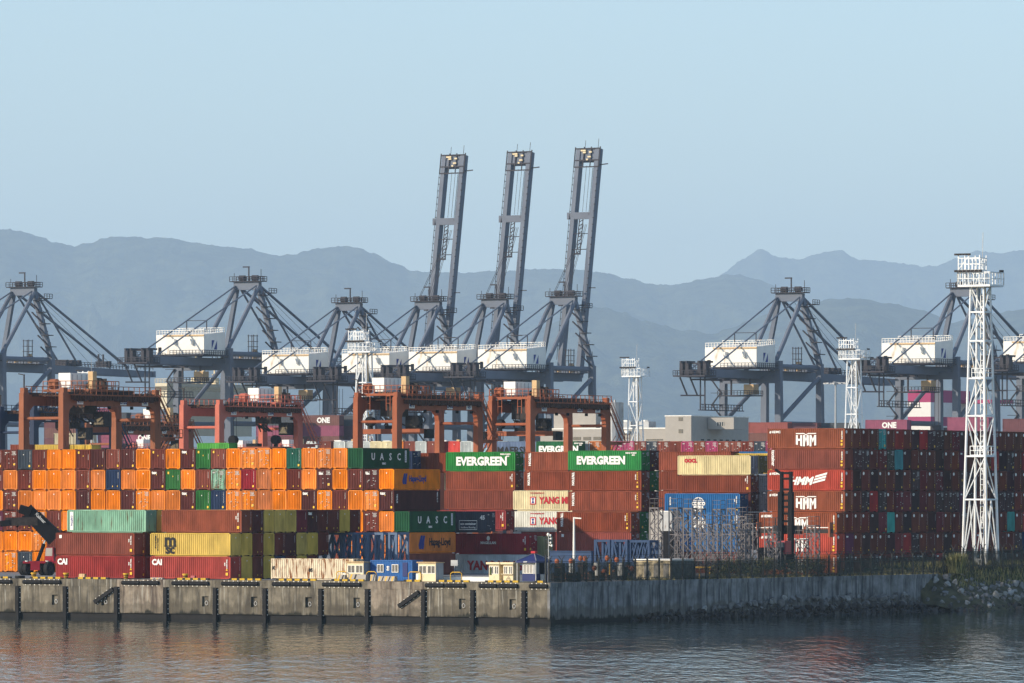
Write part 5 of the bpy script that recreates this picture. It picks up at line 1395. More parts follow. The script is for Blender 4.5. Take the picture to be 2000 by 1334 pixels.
b.tube((0, 0, .32), (0, 0, .30), .62, 16, .36, cap=False); b.tube((0, 0, .30), (0, 0, .02), .36, 16, .36, cap=False)
b.build("tyre_ring", M["dark"], o)
# yellow loop railings
for i, (a, c) in enumerate(((657, 676), (716, 735), (798, 822), (880, 902))):
    o = thing("guard_loop", f"bent yellow pipe guard rail on the quay, {ORD[i]} from the left", "railing", qp(a, 1.6, GQ), group="bent yellow pipe guards")
    w = qw(a, c, 1.6)
    MB().tube((0, 0, 0), (0, 0, .95), .06, 6).tube((0, 0, .95), (.25, 0, 1.15), .06, 6).tube((.25, 0, 1.15), (w-.25, 0, 1.15), .06, 6).tube((w-.25, 0, 1.15), (w, 0, .95), .06, 6).tube((w, 0, .95), (w, 0, 0), .06, 6).build("bent_pipe", M["yellow"], o)
    if i in (0, 2): MB().box(w*.5, w*.95, .3, .7, 0, 1.05).build("control_box", M["wframe"], o)
# rusty white container and blue site office
p = qp(690, 2.6); c = p - U*6.095 + V*1.22
o = container(Vector((c.x, c.y, GQ+.15)), False, "cream", "old white container streaked with rust at the quay edge", 2.55, rust=.62, color=(.70, .60, .44), marks=None, flip=True, door=False)
for s_, x, z in (("05", .2, 1.1), ("K", 5.7, 1.35)): l = letter(o, s_, .6, M["black"], -x, z, .03, side=1)
for ob in [o] + kids(o):
    if ob.name.startswith(("shipping_container", "corner_frame")):
        for sl in ob.material_slots: sl.link = 'OBJECT'; sl.material = M["rustywhite"]
def window(parent, x0, x1, z0, z1, y, panes=2, m=None, name="window", glass=None):
    b = MB(); t_ = .07
    b.box(x0, x1, y-.07, y-.005, z0, z0+t_); b.box(x0, x1, y-.07, y-.005, z1-t_, z1)
    for i in range(panes+1):
        x = x0 + (x1-x0-t_)*i/panes; b.box(x, x+t_, y-.065, y-.005, z0+t_, z1-t_)
    f = b.build(name, m or M["wframe"], parent, kind=None)
    for i in range(panes):
        xa = x0 + (x1-x0-t_)*i/panes + t_; xb = x0 + (x1-x0-t_)*(i+1)/panes
        MB().quad((xa, y-.03, z0+t_), (xb, y-.03, z0+t_), (xb, y-.03, z1-t_), (xa, y-.03, z1-t_)).build("pane", (glass or M["glass"]) if i % 2 == 0 or glass is None else M["curtain"], f)
    return f
p = qp(805, 3.2); c = p - U*3.03 + V*1.22
o = thing("site_office", "bright blue site office cabin with two white framed windows", "cabin", Vector((c.x, c.y, GQ+.05)))
b = MB(); corr(b, (-2.95, -1.2, 0), (1, 0, 0), 5.9, .12, 2.4, (0, -1, 0), .03, .24); corr(b, (3.0, -1.12, 0), (0, 1, 0), 2.24, .12, 2.4, (1, 0, 0), .03, .24); corr(b, (-2.95, 1.2, 0), (1, 0, 0), 5.9, .12, 2.4, (0, 1, 0), .03, .24); corr(b, (-3.0, -1.12, 0), (0, 1, 0), 2.24, .12, 2.4, (-1, 0, 0), .03, .24)
b.build("wall", M["office"], o, kind=None)
f = MB()
for sx in (-1, 1):
    for sy in (-1, 1): f.box(sx*2.98-.08, sx*2.98+.08, sy*1.17-.08, sy*1.17+.08, 0, 2.5)
f.box(-2.9, 2.9, -1.24, 1.24, 2.41, 2.52); f.box(-2.9, 2.9, -1.24, 1.24, 0, .11); f.build("corner_frame", M["office"], o)
window(o, -2.05, -1.1, 1.0, 2.0, -1.24); window(o, .1, 1.05, 1.0, 2.0, -1.24)
MB().box(1.65, 2.35, -1.26, -1.22, .5, 2.25).build("door", M["navy"], o)
l = put("lettering", text_mesh("S", .5, M["white"], .03), o, loc=(-.5, -1.24, 1.5))
b = MB()
for i in range(10): a, c2 = i*.628, (i+1)*.628; b.bar((-.5+math.cos(a)*.27, -1.235, 1.5+math.sin(a)*.27), (-.5+math.cos(c2)*.27, -1.235, 1.5+math.sin(c2)*.27), .01, .06)
b.build("emblem_print", M["white"], o, kind="stuff")
# guard booths
def booth(px0, px1, yo, h, dpt, lab, roof="tin", lower=.95, npan=4, m="cream"):
    w = qw(px0, px1, yo)
    o = thing("guard_booth", lab, "booth", qp(px0, yo, GQ), group="small guard booths on the quay")
    wl = MB(); wl.box(0, w, 0, .05, 0, lower); wl.box(0, w, 0, .05, 1.95, h); wl.box(0, .07, 0, .05, lower, 1.95); wl.box(w-.07, w, 0, .05, lower, 1.95); wl.box(w/2-.05, w/2+.05, 0, .05, lower, 1.95)
    fr = wl.build("wall_frame", M[m], o)
    MB().box(w-.05, w, .051, dpt, 0, h).build("side_wall", M["galv"] if roof == "tin" else M[m], o); MB().box(0, .05, .051, dpt, 0, h).build("side_wall", M[m], o); MB().box(.05, w-.05, dpt-.05, dpt, 0, h).build("rear_wall", M[m], o)  # right side wall of tin-roofed booths set grey for its shade
    hw = (w/2 - .12)
    window(o, .07, w/2-.05, lower, 1.95, .04, 2); window(o, w/2+.05, w-.07, lower, 1.95, .04, 2)
    if roof == "tin":
        b = MB(); n = 12
        corr(b, (-.15, -.18, 0), (1, 0, 0), w+.3, h+.0, h+.16, (0, -1, 0), .05, .22); b.box(-.15, w+.15, -.14, dpt+.1, h+.01, h+.1); b.build("tin_roof", M["tan"], o)
        MB().box(w+.004, w+.05, dpt*.3, dpt*.75, .1, 1.9).build("door", M["galv"], o)
    else:
        MB().box(-.25, w+.2, -.3, dpt+.2, h+.01, h+.26).build("roof_slab", M["cream"], o)
    return o
booth(678, 710, 1.9, 2.25, 1.8, "first beige guard booth by the rusty container's right end, with tin roof edge")
booth(817, 851, 1.7, 2.25, 1.8, "second beige guard booth right of the blue site office, with tin roof edge")
b3 = booth(955, 975, 1.6, 2.15, 1.6, "cream guard booth with green upright banner left of its near twin", roof="slab", npan=2)
w = qw(955, 975, 1.6); MB().box(.12, .38, -.06, -.02, .85, 1.75).build("banner", M["leaf"], b3)
b4 = booth(983, 1002, 1.6, 2.15, 1.6, "cream guard booth with round emblem right beside the bannered one", roof="slab")
b = MB()
for cx, cz in ((.75, .55), (.55, .32), (.95, .32)):
    for i in range(8): a, c2 = i*.785, (i+1)*.785; b.bar((cx+math.cos(a)*.13, -.012, cz+math.sin(a)*.11), (cx+math.cos(c2)*.13, -.012, cz+math.sin(c2)*.11), .01, .04)
b.build("emblem_print", M["black"], b4, kind="stuff"); MB().box(-.15, qw(983, 1002, 1.6)+.1, -.3, -.01, .93, 1.0).build("counter", M["cream"], b4)
# blue hipped kiosk
w = qw(1020, 1045, 2.0)
o = thing("kiosk", "navy blue kiosk with hipped roof at the quay corner", "kiosk", qp(1020, 2.0, GQ+.15))
dp = 2.9
kw = MB(); kw.box(0, w, 0, .08, 0, .85); kw.box(w-.08, w, .081, dp, 0, .85); kw.box(0, .08, .081, dp, 0, .85); kw.build("lower_wall", M["navy"], o)
kw = MB(); kw.box(0, .14, 0, .08, .851, 2.4); kw.box(w-.3, w, 0, .08, .851, 2.4); kw.box(.14, w-.3, 0, .08, 2.0, 2.4); kw.box(w-.08, w, .081, 1.0, .851, 2.4); kw.box(w-.08, w, 2.2, dp, .851, 2.4); kw.box(0, .08, .081, dp, .851, 2.4); kw.box(.081, w-.081, dp-.08, dp, 0, 2.4); kw.build("upper_wall", M["galv"], o)
window(o, .16, w-.3, .9, 2.0, .07, 3, glass=M["curtain"])
MB().box(w-.06, w-.02, 1.0, 2.2, .86, 2.38).build("window_opening", M["machine"], o)
rx0, rx1, ry0, ry1 = -.55, w+.45, -.5, dp+.4
b = MB(); ax_, ay_ = (rx0+rx1)/2, (ry0+ry1)/2
b.add([(rx0, ry0, 2.45), (rx1, ry0, 2.45), (rx1, ry1, 2.45), (rx0, ry1, 2.45), (ax_, ay_, 3.35)], [(0, 1, 4), (1, 2, 4), (2, 3, 4), (3, 0, 4), (0, 3, 2, 1)]); b.box(rx0, rx1, ry0, ry0+.06, 2.22, 2.44); b.box(rx1-.06, rx1, ry0+.061, ry1, 2.22, 2.44)
rf = b.build("hip_roof", M["navy"], o)
for x, y in ((rx0, ry0), (rx1, ry0), (rx1, ry1)): MB().bar((x, y, 2.5), (ax_, ay_, 3.4), .09).build("ridge_trim", M["galv"], rf)
MB().box(ax_-.3, ax_+.3, ay_-.3, ay_+.3, 3.36, 3.62).build("beacon", M["redp"], rf)
for x, y in ((rx0+.08, ry0+.08), (rx1-.08, ry0+.08), (rx1-.08, ry1-.1)): MB().tube((x, y, -.15), (x, y, 2.22), .05, 6).build("roof_post", M["wframe"], o)
l = put("lettering", text_mesh("G.H.Y", .2, M["white"], .01), o, loc=(w*.4, ry0-.02, 2.33))
MB().box(w+.02, w+.4, 1.2, 1.9, .05, .8).build("air_conditioner", M["wframe"], o)
# white low slab, sign board, lamp post, camera pole
o = thing("low_wall", "long low whitish concrete wall between the beige booth and the cream booths", "wall", qp(866, 4.5, GQ)); MB().box(0, 7.2, 0, .5, 0, .55).build("wall_block", M["wframe"], o); MB().box(-.02, 7.22, -.03, .53, .551, .6).build("wall_cap", M["galv"], o)
o = thing("sign_board", "grey sign board on a post right of the second beige booth", "sign", qp(888, 5.0, GQ)); MB().tube((0, 0, 0), (0, 0, 2.3), .07, 6).build("post", M["galv"], o); MB().box(-.5, .5, -.1, -.05, 1.9, 2.6).build("board", M["galv"], o)
o = thing("lamp_post", "slim white lamp post in front of the brown upright-lettered stack", "lamp post", P(1121, 1128, 765))
hz_ = zof(1010, 765) - zof(1128, 765)
MB().tube((0, 0, -.6), (0, 0, hz_), .2, 8, .11).build("mast", M["wframe"], o); MB().bar((0, 0, hz_-.1), (1.05, 0, hz_-.15), .12, .14).build("lamp_head", M["wframe"], o)
o = thing("camera_pole", "thin pole with white dome cameras at the quay corner", "pole", P(1071.5, 1134, 748))
hz_ = zof(1044, 748) - zof(1134, 748)
MB().tube((0, 0, 0), (0, 0, hz_), .07, 6).build("mast", M["galv"], o)
for x, z, r in ((-.05, hz_, .2), (.28, hz_-.1, .13), (.35, hz_-.5, .12), (.3, hz_-1.0, .13), (.45, hz_-1.35, .15), (.15, hz_-1.3, .1)):
    b = MB(); b.tube((x, 0, z-r), (x, 0, z), r*.6, 8, r); b.tube((x, 0, z), (x, 0, z+r), r, 8, r*.5); b.bar((0, 0, z), (x, 0, z), .05); b.build("dome_camera", M["wframe"], o)

# ------------------------------------------------------------------ reach stacker (left)
o = thing("reach_stacker", "dark reach stacker with red chassis, boom raised left over the quay", "reach stacker", Vector((0, 0, 0)), rz=0)
RY = 815.0
RP = lambda x, y, d=0.0: P(x, y, RY + d)
b = MB(); b.bar(RP(108, 1052), RP(66, 1009), 1.5, 2.2, w2=1.4, h2=2.0); bo = b.build("boom", M["machine"], o)
b = MB(); b.bar(RP(70, 1012), RP(52, 994), 1.2, 1.6); b.bar(RP(52, 989), RP(47, 1005), 1.6, 1.9, w2=1.5, h2=1.4); b.build("boom_head", M["machine"], o)
b = MB(); b.bar(RP(73, 1009, -.8), RP(84, 1018, -.8), .05, .5); 
l = put("lettering", text_mesh("Kalmar", .62, M["galv"], .02), o, loc=RP(79, 1012, -.86)); l.rotation_euler = (0, rad(42), -.3)
b = MB(); b.bar(RP(12, 1019), RP(74, 1018), 1.5, 1.1); sp = b.build("spreader", M["rtgd"], o)
b = MB(); b.bar(RP(1, 1023), RP(20, 1021), 1.7, .8); b.bar(RP(66, 1014), RP(84, 1022), 1.2, .6); b.bar(RP(78, 1028), RP(98, 1028), .8, .35); b.build("twistlock_beam", M["machine"], sp)
b = MB(); b.bar(RP(46, 1008), RP(33, 1030), .25); b.bar(RP(54, 1010), RP(58, 1029), .25); b.bar(RP(48, 1007), RP(62, 1016), .7, .7); b.build("rotator_link", M["machine"], o)
MB().tube(RP(73, 1097), RP(86, 1062), .26, 8).build("lift_cylinder", M["machine"], o); MB().tube(RP(86, 1062), RP(92.5, 1044), .15, 8).build("cylinder_rod", M["chrome"], o)
b = MB(); a = RP(46, 1098.5); b.bar(RP(46, 1098), RP(112, 1098), 2.6, .3); b.bar(RP(60, 1105, -.9), RP(78, 1105, -.9), .8, 1.2); b.build("chassis", M["mred"], o)
b = MB(); b.prism([(0, 0), (1.3, 0), (1.2, 1.9), (.15, 1.9)], 'y', 0, 1.8); cb = b.build("cab", M["mred"], o, loc=RP(87, 1097, -.2), rz=-.3)
MB().prism([(.1, .75), (1.1, .75), (1.12, 1.82), (.2, 1.82)], 'y', -.03, -.005).build("windscreen", M["curtain"], cb)
b = MB(); b.bar(RP(98, 1102, -.3), RP(108, 1072, .3), .5); b.build("rear_frame", M["machine"], o)
for x in (50, 56): pass
for i, (x, dd) in enumerate(((47.5, .8), (55, -.2), (85, -.4), (96, -1.4))):
    c = RP(x, 1110.5, dd); r = .92
    wb = MB(); ax = Vector((.82, -.55, 0)).normalized()*.28; wb.tube(c-ax, c+ax, r, 18)
    wo = wb.build("wheel", M["dark"], o); MB().tube(c+ax, c+ax*1.12, r*.42, 12).build("rim", M["rtgd"], wo)
for x in (52, 92): MB().tube(RP(x, 1097, -1.2), RP(x, 1095, -1.2), .22, 6).build("headlight", M["wframe"], o)

# ------------------------------------------------------------------ blue steel frames behind the rusty container
def truss(px, Y, ybot, ytop, w, d, label, style="x", m="bluelight", levels=1):
    z0 = zof(ybot, Y); h = zof(ytop, Y) - z0
    o = thing("steel_frame", label, "steel frame", Vector(((px-1000)/F*Y, Y, z0)), group="blue steel frames stored in the yard")
    t_ = .30
    for x in (t_/2, w-t_/2):
        for y in (t_/2, d-t_/2): MB().bar((x, y, 0), (x, y, h), t_).build("post", M[m], o)
    b = MB()
    for z in (h-t_/2, h*.22):
        for y in (t_/2, d-t_/2): b.bar((t_, y, z), (w-t_, y, z), t_*.9, t_)
        for x in (t_/2, w-t_/2): b.bar((x, t_, z), (x, d-t_, z), t_*.9, t_)
    b.build("ring_frame", M[m], o)
    n = max(1, levels)
    for y in (t_*.4, d-t_*.4):
        for i in range(n):
            xa, xb = t_ + (w-2*t_)*i/n, t_ + (w-2*t_)*(i+1)/n
            if style == "x":
                MB().bar((xa, y, h*.26), (xb, y, h-t_), .16).build("brace", M[m], o); MB().bar((xb, y+.17, h*.26), (xa, y+.17, h-t_), .16).build("brace", M[m], o)
            else:
                MB().bar((xa, y, h-t_), ((xa+xb)/2, y, h*.05), .22).build("brace", M[m], o); MB().bar((xb, y, h-t_), ((xa+xb)/2, y, h*.05), .22).build("brace", M[m], o); MB().bar(((xa+xb)/2, y+.2, h*.05), ((xa+xb)/2, y+.2, h-t_), .3).build("post", M[m], o)
            if i: MB().bar((xa, y+.16, h*.25), (xa, y+.16, h-t_), .2).build("post", M[m], o)
    MB().bar((w-.1, .4, h*.25), (w-.1, d-.4, h-.3), .16).build("brace", M[m], o)
    MB().bar((t_, .1, h*.27), (w-t_, .1, h*.27), .12, .5).build("lower_girder", M[m], o)
    return o
truss(596, 800, 1118, 1040, 5.6, 2.4, "long blue grey steel frame, leftmost of those above the rusty white container", levels=4)
for i, px in enumerate((669, 697, 731, 758)):
    truss(px, 797 - i*2, 1118, 1040, 1.75 if i < 2 else 1.35, 3.0, f"narrow blue cross-braced steel frame above the site office, {ORD[i]} of four", levels=1)
truss(1160, 800, 1118, 1054, 2.4, 2.4, "blue frame with V bracing behind the fence, left of the two", style="v", m="bluesteel")
truss(1194, 797, 1118, 1054, 2.4, 2.4, "blue frame with V bracing behind the fence, right of the two", style="v", m="bluesteel")
truss(1228, 796, 1118, 1055, 3.1, 2.4, "dark blue boxy steel frame beside the first access tower", levels=3, m="bluesteel")
o = thing("steel_beam", "long blue grey steel beam lying behind the lamp post", "beam", P(1074, 1082, 796)); MB().box(0, 6.2, 0, .5, -2.6, .3).build("web", M["bluesteel"], o); MB().box(-.05, 6.25, -.15, .65, .301, .42).build("flange", M["bluesteel"], o)

# ------------------------------------------------------------------ steel access towers with platforms
def access_tower(px, Y, ytop, label, w=1.25, rail=True, m="scaff", ybot=1112):
    z0 = zof(ybot, Y); h = zof(ytop, Y) - z0
    o = thing("access_tower", label, "access tower", Vector(((px-1000)/F*Y, Y, z0)), group="steel access towers stored in the yard")
    r = .055
    for x in (-w/2, w/2):
        for y in (-w/2, w/2): MB().bar((x, y, 0), (x, y, h), r*2.2).build("post", M[m], o)
    b = MB(); n = max(3, round(h/1.15)); hb = MB()
    for i in range(n):
        za, zb = h*i/n, h*(i+1)/n; s_ = 1 if i % 2 else -1
        for y in (-w/2, w/2): b.bar((-s_*w/2, y, za), (s_*w/2, y, zb), r*1.5)
        for x in (-w/2, w/2): b.bar((x, -s_*w/2, za), (x, s_*w/2, zb), r*1.5)
        if i % 3 == 0:
            for y in (-w/2, w/2): hb.bar((-w/2, y, zb), (w/2, y, zb), r*2)
    b.build("brace_lattice", M[m], o, kind="stuff"); hb.build("ring_frame", M[m], o, kind="stuff")
    MB().box(-w*.55, w*.55, -w*.55, w*.55, h, h+.14).build("platform", M[m], o)
    if rail:
        b = MB(); q = w*.5
        for a, c in (((-q, -q), (q, -q)), ((q, -q), (q, q)), ((q, q), (-q, q)), ((-q, q), (-q, -q))): b.rail((a[0], a[1], h+.14), (c[0], c[1], h+.14), 1.15, .03, w)
        b.build("railing", M[m], o, kind="stuff")
    return o
AT = [(1282, 806, 993), (1319.5, 806, 993), (1348, 805, 994), (1379, 800, 1025), (1424, 800, 1026), (1366, 824, 995), (1404, 826, 996), (1433, 824, 994), (1331, 826, 1012), (1398, 816, 1026), (1454, 815, 1010), (1467, 806, 1024), (1453, 802, 1036), (1506, 815, 1030), (1512, 802, 1058), (1566, 808, 1055), (1588, 814, 1028)]
for i, (px, Y, yt) in enumerate(AT):
    access_tower(px, Y, yt, f"grey lattice access tower with railed platform, {ORD[i]} nearest the blue globe container" if False else f"grey steel access tower {('standing tall', 'of middle height', 'rather low')[0 if yt < 1000 else 1 if yt < 1032 else 2]} behind the fence, {ORD[sorted(range(len(AT)), key=lambda k: AT[k][0]).index(i)]} from the left")
o = thing("panel_box", "pale grey steel panel box standing between the first two access towers", "box", P(1290, 1037, 830)); MB().box(0, 1.75, 0, 2.2, 0, 2.6).build("panel", M["galv"], o); MB().box(0, 1.8, -.05, 2.2, 2.601, 2.7).build("top_trim", M["wframe"], o); MB().box(.05, 1.7, .1, 2.1, -4.9, -.01).build("support", M["machine"], o)

# ------------------------------------------------------------------ dark container handler in front of the rust orange stack
HYd = 834.0
o = thing("container_handler", "black empty-container handler with tall mast and wide spreader before the rust orange stack", "container handler", P(1535, 1112, HYd))
zz = lambda y: zof(y, HYd) - zof(1112, HYd)
for x in (-.78, .78):
    MB().bar((x, 0, .6), (x, 0, zz(961)), .62, .7).build("outer_mast", M["machine"], o); MB().bar((x*.92, .1, zz(965)), (x*.92, .1, zz(921)), .36, .5).build("inner_mast", M["machine"], o)
b = MB()
for y in (924, 935, 956, 966, 978, 990, 1003, 1018, 1060, 1078): b.bar((-.7, .05, zz(y)), (.7, .05, zz(y)), .25, .32)
b.build("mast_rung", M["machine"], o, kind="stuff")
MB().bar((-.8, 0, zz(924)), (-1.55, -.2, zz(917)), .3, .35).build("floodlight", M["machine"], o)
b = MB(); b.box(-2.1, 2.0, .3, 1.0, zz(1043), zz(1026)); b.bar((-1.9, .5, zz(1026)), (-1.9, .5, zz(1012)), .15); b.build("carriage", M["rtgd"], o)
b = MB(); b.box(-4.9, 6.6, .7, 1.3, zz(1041), zz(1033.5)); sp = b.build("spreader", M["rtgd"], o)
for x0, x1 in ((-2.6, -1.4), (1.3, 2.4)): MB().box(x0, x1, .64, .69, zz(1040.5), zz(1034)).build("paint_band", M["rtg"], sp)
for x in (-4.7, 6.4): b = MB(); b.box(x-.12, x+.12, .4, 1.5, zz(1049), zz(1020)); b.build("end_arm", M["rtg"], sp)
b = MB(); b.box(-5.2, -2.6, .8, .9, zz(1031.5), zz(1030)); b.box(3.0, 6.2, .8, .9, zz(1031), zz(1029.5)); b.build("white_rail", M["white"], sp)
b = MB(); b.box(-1.6, 1.6, -5.2, -.4, .9, 2.1); b.box(-1.3, 1.3, -5.6, -3.2, 2.1, 3.0); b.build("chassis", M["machine"], o)
cb = MB().prism([(-3.0, 2.1), (-1.2, 2.1), (-1.3, 3.9), (-2.8, 3.9)], 'x', .2, 1.5).build("cab", M["mred"], o); MB().box(.3, 1.4, -3.06, -3.0, 2.6, 3.7).build("window", M["glass"], cb)
for x in (-1.7, 1.7):
    for y in (-.9, -4.6): MB().tube((x-.3, y, .75), (x+.3, y, .75), .75, 14).build("wheel", M["dark"], o)

# ------------------------------------------------------------------ fenced strip along the shaded wall
def rp(t, x=0.0, z=GQ): return uv(UQ + x, VQ + t, z)
def net_mat():
    m = bpy.data.materials.new("netting_and_shade"); m.use_nodes = True
    n, l = m.node_tree.nodes, m.node_tree.links
    b = n["Principled BSDF"]; b.inputs["Base Color"].default_value = (.018, .024, .014, 1); b.inputs["Roughness"].default_value = .9
    tr = n.new("ShaderNodeBsdfTransparent"); mx = n.new("ShaderNodeMixShader")
    g_ = n.new("ShaderNodeNewGeometry"); z = n.new("ShaderNodeTexNoise"); z.inputs["Scale"].default_value = 1.2; z.inputs["Detail"].default_value = 6
    l.new(g_.outputs["Position"], z.inputs["Vector"])
    r = n.new("ShaderNodeMapRange"); r.inputs[1].default_value = .35; r.inputs[2].default_value = .7; r.inputs[3].default_value = .6; r.inputs[4].default_value = .95  # dense dark netting also holds the strip's shade and growth
    l.new(z.outputs["Fac"], r.inputs[0]); l.new(r.outputs[0], mx.inputs[0]); l.new(tr.outputs[0], mx.inputs[1]); l.new(b.outputs[0], mx.inputs[2])
    l.new(mx.outputs[0], n["Material Output"].inputs[0]); return m
NET = net_mat()
FM = mat("fence_steel", (.03, .032, .032), .7, rust=.2)
o = thing("security_fence", "dark netted fence with forked barbed tops along the shaded wall", "fence", rp(0, -.25))
t = .2; ts = []
while t < 150: ts.append(t); t += 3.0
hts = lambda t_: 2.55 + (.55 if t_ > 104 else 0)
for t in ts:
    zb = .7 if t > 106 else 0
    b = MB(); b.bar((0, t, -.1), (0, t, 2.7+zb), .19); b.bar((0, t, 2.65+zb), (.38, t+.12, 3.25+zb), .08); b.bar((0, t, 2.65+zb), (-.38, t-.12, 3.25+zb), .08)
    b.build("post", FM, o)
for a, c in zip(ts, ts[1:]):
    zb = .7 if a > 105 else 0
    MB().quad((.03, a+.06, .05), (.03, c-.06, .05), (.03, c-.06, 2.35+zb), (.03, a+.06, 2.35+zb)).build("net_panel", NET, o)
b = MB()
for z in (.35, 1.9, 2.5): b.bar((.02, 0, z), (.02, 105, z), .06)
for x, z in ((.2, 2.95), (.36, 3.2), (-.36, 3.2)): b.bar((x, 0, z), (x, 105, z), .025)
for z in (1.0, 2.6, 3.2): b.bar((.02, 105, z), (.02, 150, z), .06)
b.build("barbed_wire", FM, o, kind="stuff")
# short return of the fence at the corner along the lit edge
for i, (x0, x1) in enumerate(((-.4, -.1),)): MB().bar((x0, .1, 0), (x0, .1, 3.4), .14).build("post", FM, o)
# office behind the fence
p = Vector((26*.0, 0, 0)); pc = P(1312, 1126, 772)
o = thing("site_cabin", "cream cabin with sunlit doors and shade-grey end behind the fence", "cabin", Vector((pc.x, pc.y, GQ)))
hh = zof(1095, 772) - GQ
MB().box(-5.3, 0, 0, .1, 0, hh).build("front_wall", M["cream"], o); MB().box(-.1, 0, .101, 5.6, 0, hh).build("end_wall", M["galv"], o); MB().box(-5.3, -5.2, .101, 5.6, 0, hh).build("end_wall", M["galv"], o)  # end walls greyed against the cream front: their shade is in the colour
MB().box(-5.4, .15, -.2, 5.7, hh+.005, hh+.18).build("roof", M["wframe"], o)
for x in (-4.0, -2.6, -1.2): MB().box(x, x+.75, -.04, -.003, .2, hh-.35).build("door", M["curtain"], o)
# yellow stand, clutter
o = thing("yellow_stand", "yellow steel trestle right of the cream cabin", "trestle", P(1357, 1123, 790)); b = MB(); b.bar((0, 0, 1.0), (2.4, 0, 1.0), .16, .2); b.build("top_bar", M["yellow"], o)
for x in (.7, 1.6, 2.2): MB().bar((x, 0, -.8), (x, 0, .9), .12).build("leg", M["yellow"], o)
JR = random.Random(5)
CL = [("drum", "dark steel drum"), ("buoy", "orange buoy"), ("crate", "worn brown crate"), ("post", "yellow marker post"), ("canister", "white canister")]
for i in range(34):
    k = (0, 1, 2, 1, 3, 2, 0, 1, 4, 2)[i % 10]; kind, nm = CL[k]
    px = 1082 + i*4.6 + JR.uniform(-2, 2); p = on_u(UQ - JR.uniform(1.5, 9), px, GQ)
    nearby = "the camera pole" if i < 8 else "the lamp post" if i < 18 else "the blue V-braced frames" if i < 28 else "the cream cabin"
    idx = [j for j in range(34) if (j < 8, 8 <= j < 18, 18 <= j < 28, j >= 28) == (i < 8, 8 <= i < 18, 18 <= i < 28, i >= 28) and (0, 1, 2, 1, 3, 2, 0, 1, 4, 2)[j % 10] == k].index(i)
    o = thing("yard_" + kind, f"{nm} behind the fence near {nearby}, {ORD[idx]} from left", kind, p, group="clutter behind the fence")
    if k == 0: MB().tube((0, 0, 0), (0, 0, .95), .38, 10).build("shell", M["rtgd"], o); MB().tube((0, 0, .95), (0, 0, 1.02), .40, 10).build("lid", M["machine"], o)
    elif k == 1: z = JR.uniform(1.0, 2.9); MB().tube((0, 0, z-.3), (0, 0, z), .2, 10, .32).tube((0, 0, z), (0, 0, z+.3), .32, 10, .18).build("float", M["rtg"], o); MB().bar((0, 0, 0), (0, 0, z-.28), .1).build("stand", M["rtgd"], o)
    elif k == 2:
        w_, h_ = JR.uniform(.6, 1.3), JR.uniform(.7, 2.4); MB().box(-w_/2, w_/2, -.5, .5, 0, h_).build("case", M["rtgd"], o)
        for z in (h_*.25, h_*.75): MB().box(-w_/2-.02, w_/2+.02, -.53, -.501, z, z+.12).build("batten", M["rtgb"], o)
    elif k == 3: MB().bar((0, 0, 0), (0, 0, 2.0), .18).build("shaft", M["yellow"], o); MB().box(-.15, .15, -.15, .15, 2.0, 2.2).build("cap", M["black"], o)
    else: MB().tube((0, 0, .6), (0, 0, 2.2), .4, 10).build("shell", M["wframe"], o); MB().tube((0, 0, 0), (0, 0, .6), .3, 8).build("stand", M["rtgd"], o)

# ------------------------------------------------------------------ vegetation: bushes, grassy bank, grass
def blades(n, fn, h0, h1, w, seed):
    r = random.Random(seed); b = MB()
    for i in range(n):
        x, y, z = fn(r); h = r.uniform(h0, h1); a = r.uniform(0, 6.28); le = r.uniform(-.35, .35)*h; l2 = r.uniform(-.35, .35)*h
        dx, dy = math.cos(a)*w, math.sin(a)*w
        b.add([(x-dx, y-dy, z), (x+dx, y+dy, z), (x+le, y+l2, z+h)], [(0, 1, 2)], 0 if r.random() < .6 else 1)
    return b
def bush(p, rx, rz_, label, seed, n=900, name="bush", mats=None):
    r = random.Random(seed); b = MB()
    o = thing(name, label, "bush", p, group="bushes behind the fence" if name == "bush" else None)
    lob = [(r.uniform(-.5, .5)*rx, r.uniform(-.5, .5)*rx, r.uniform(.3, .75)*rz_, r.uniform(.3, .55)) for _ in range(9)]
    for i in range(n):
        cx, cy, cz, s_ = r.choice(lob)
        d = Vector((r.gauss(0, 1), r.gauss(0, 1), r.gauss(0, 1))).normalized()*(r.random()**.4)
        q = Vector((cx + d.x*rx*s_, cy + d.y*rx*s_, max(.05, cz + d.z*rz_*s_*.8)))
        a = Vector((r.gauss(0, 1), r.gauss(0, 1), r.gauss(0, 1))).normalized(); c = a.cross(Vector((r.gauss(0, 1), r.gauss(0, 1), r.gauss(0, 1)))).normalized()
        w = r.uniform(.05, .12); b.add([q-a*w*1.6, q+c*w*.6, q+a*w*1.6, q-c*w*.6], [(0, 1, 2, 3)], 0 if r.random() < .75 else 1)
    b.build("foliage", mats or [M["leaf"], M["straw"]], o, kind="stuff")
    s_ = MB()
    for i in range(5): s_.tube((0, 0, -.1), (r.uniform(-.5, .5)*rx, r.uniform(-.5, .5)*rx, rz_*.6), .05, 5, .02)
    s_.build("stem", M["rtgd"], o, kind="stuff")
    return o
for i, px in enumerate((1402, 1440, 1468, 1492, 1545, 1572, 1600)):
    bush(on_u(UQ-2.0-(i % 3), px, GQ-.2), 2.2, 2.3 + .5*(i % 2), f"dull green bush behind the netted fence, {ORD[i]} from the left", 30+i)
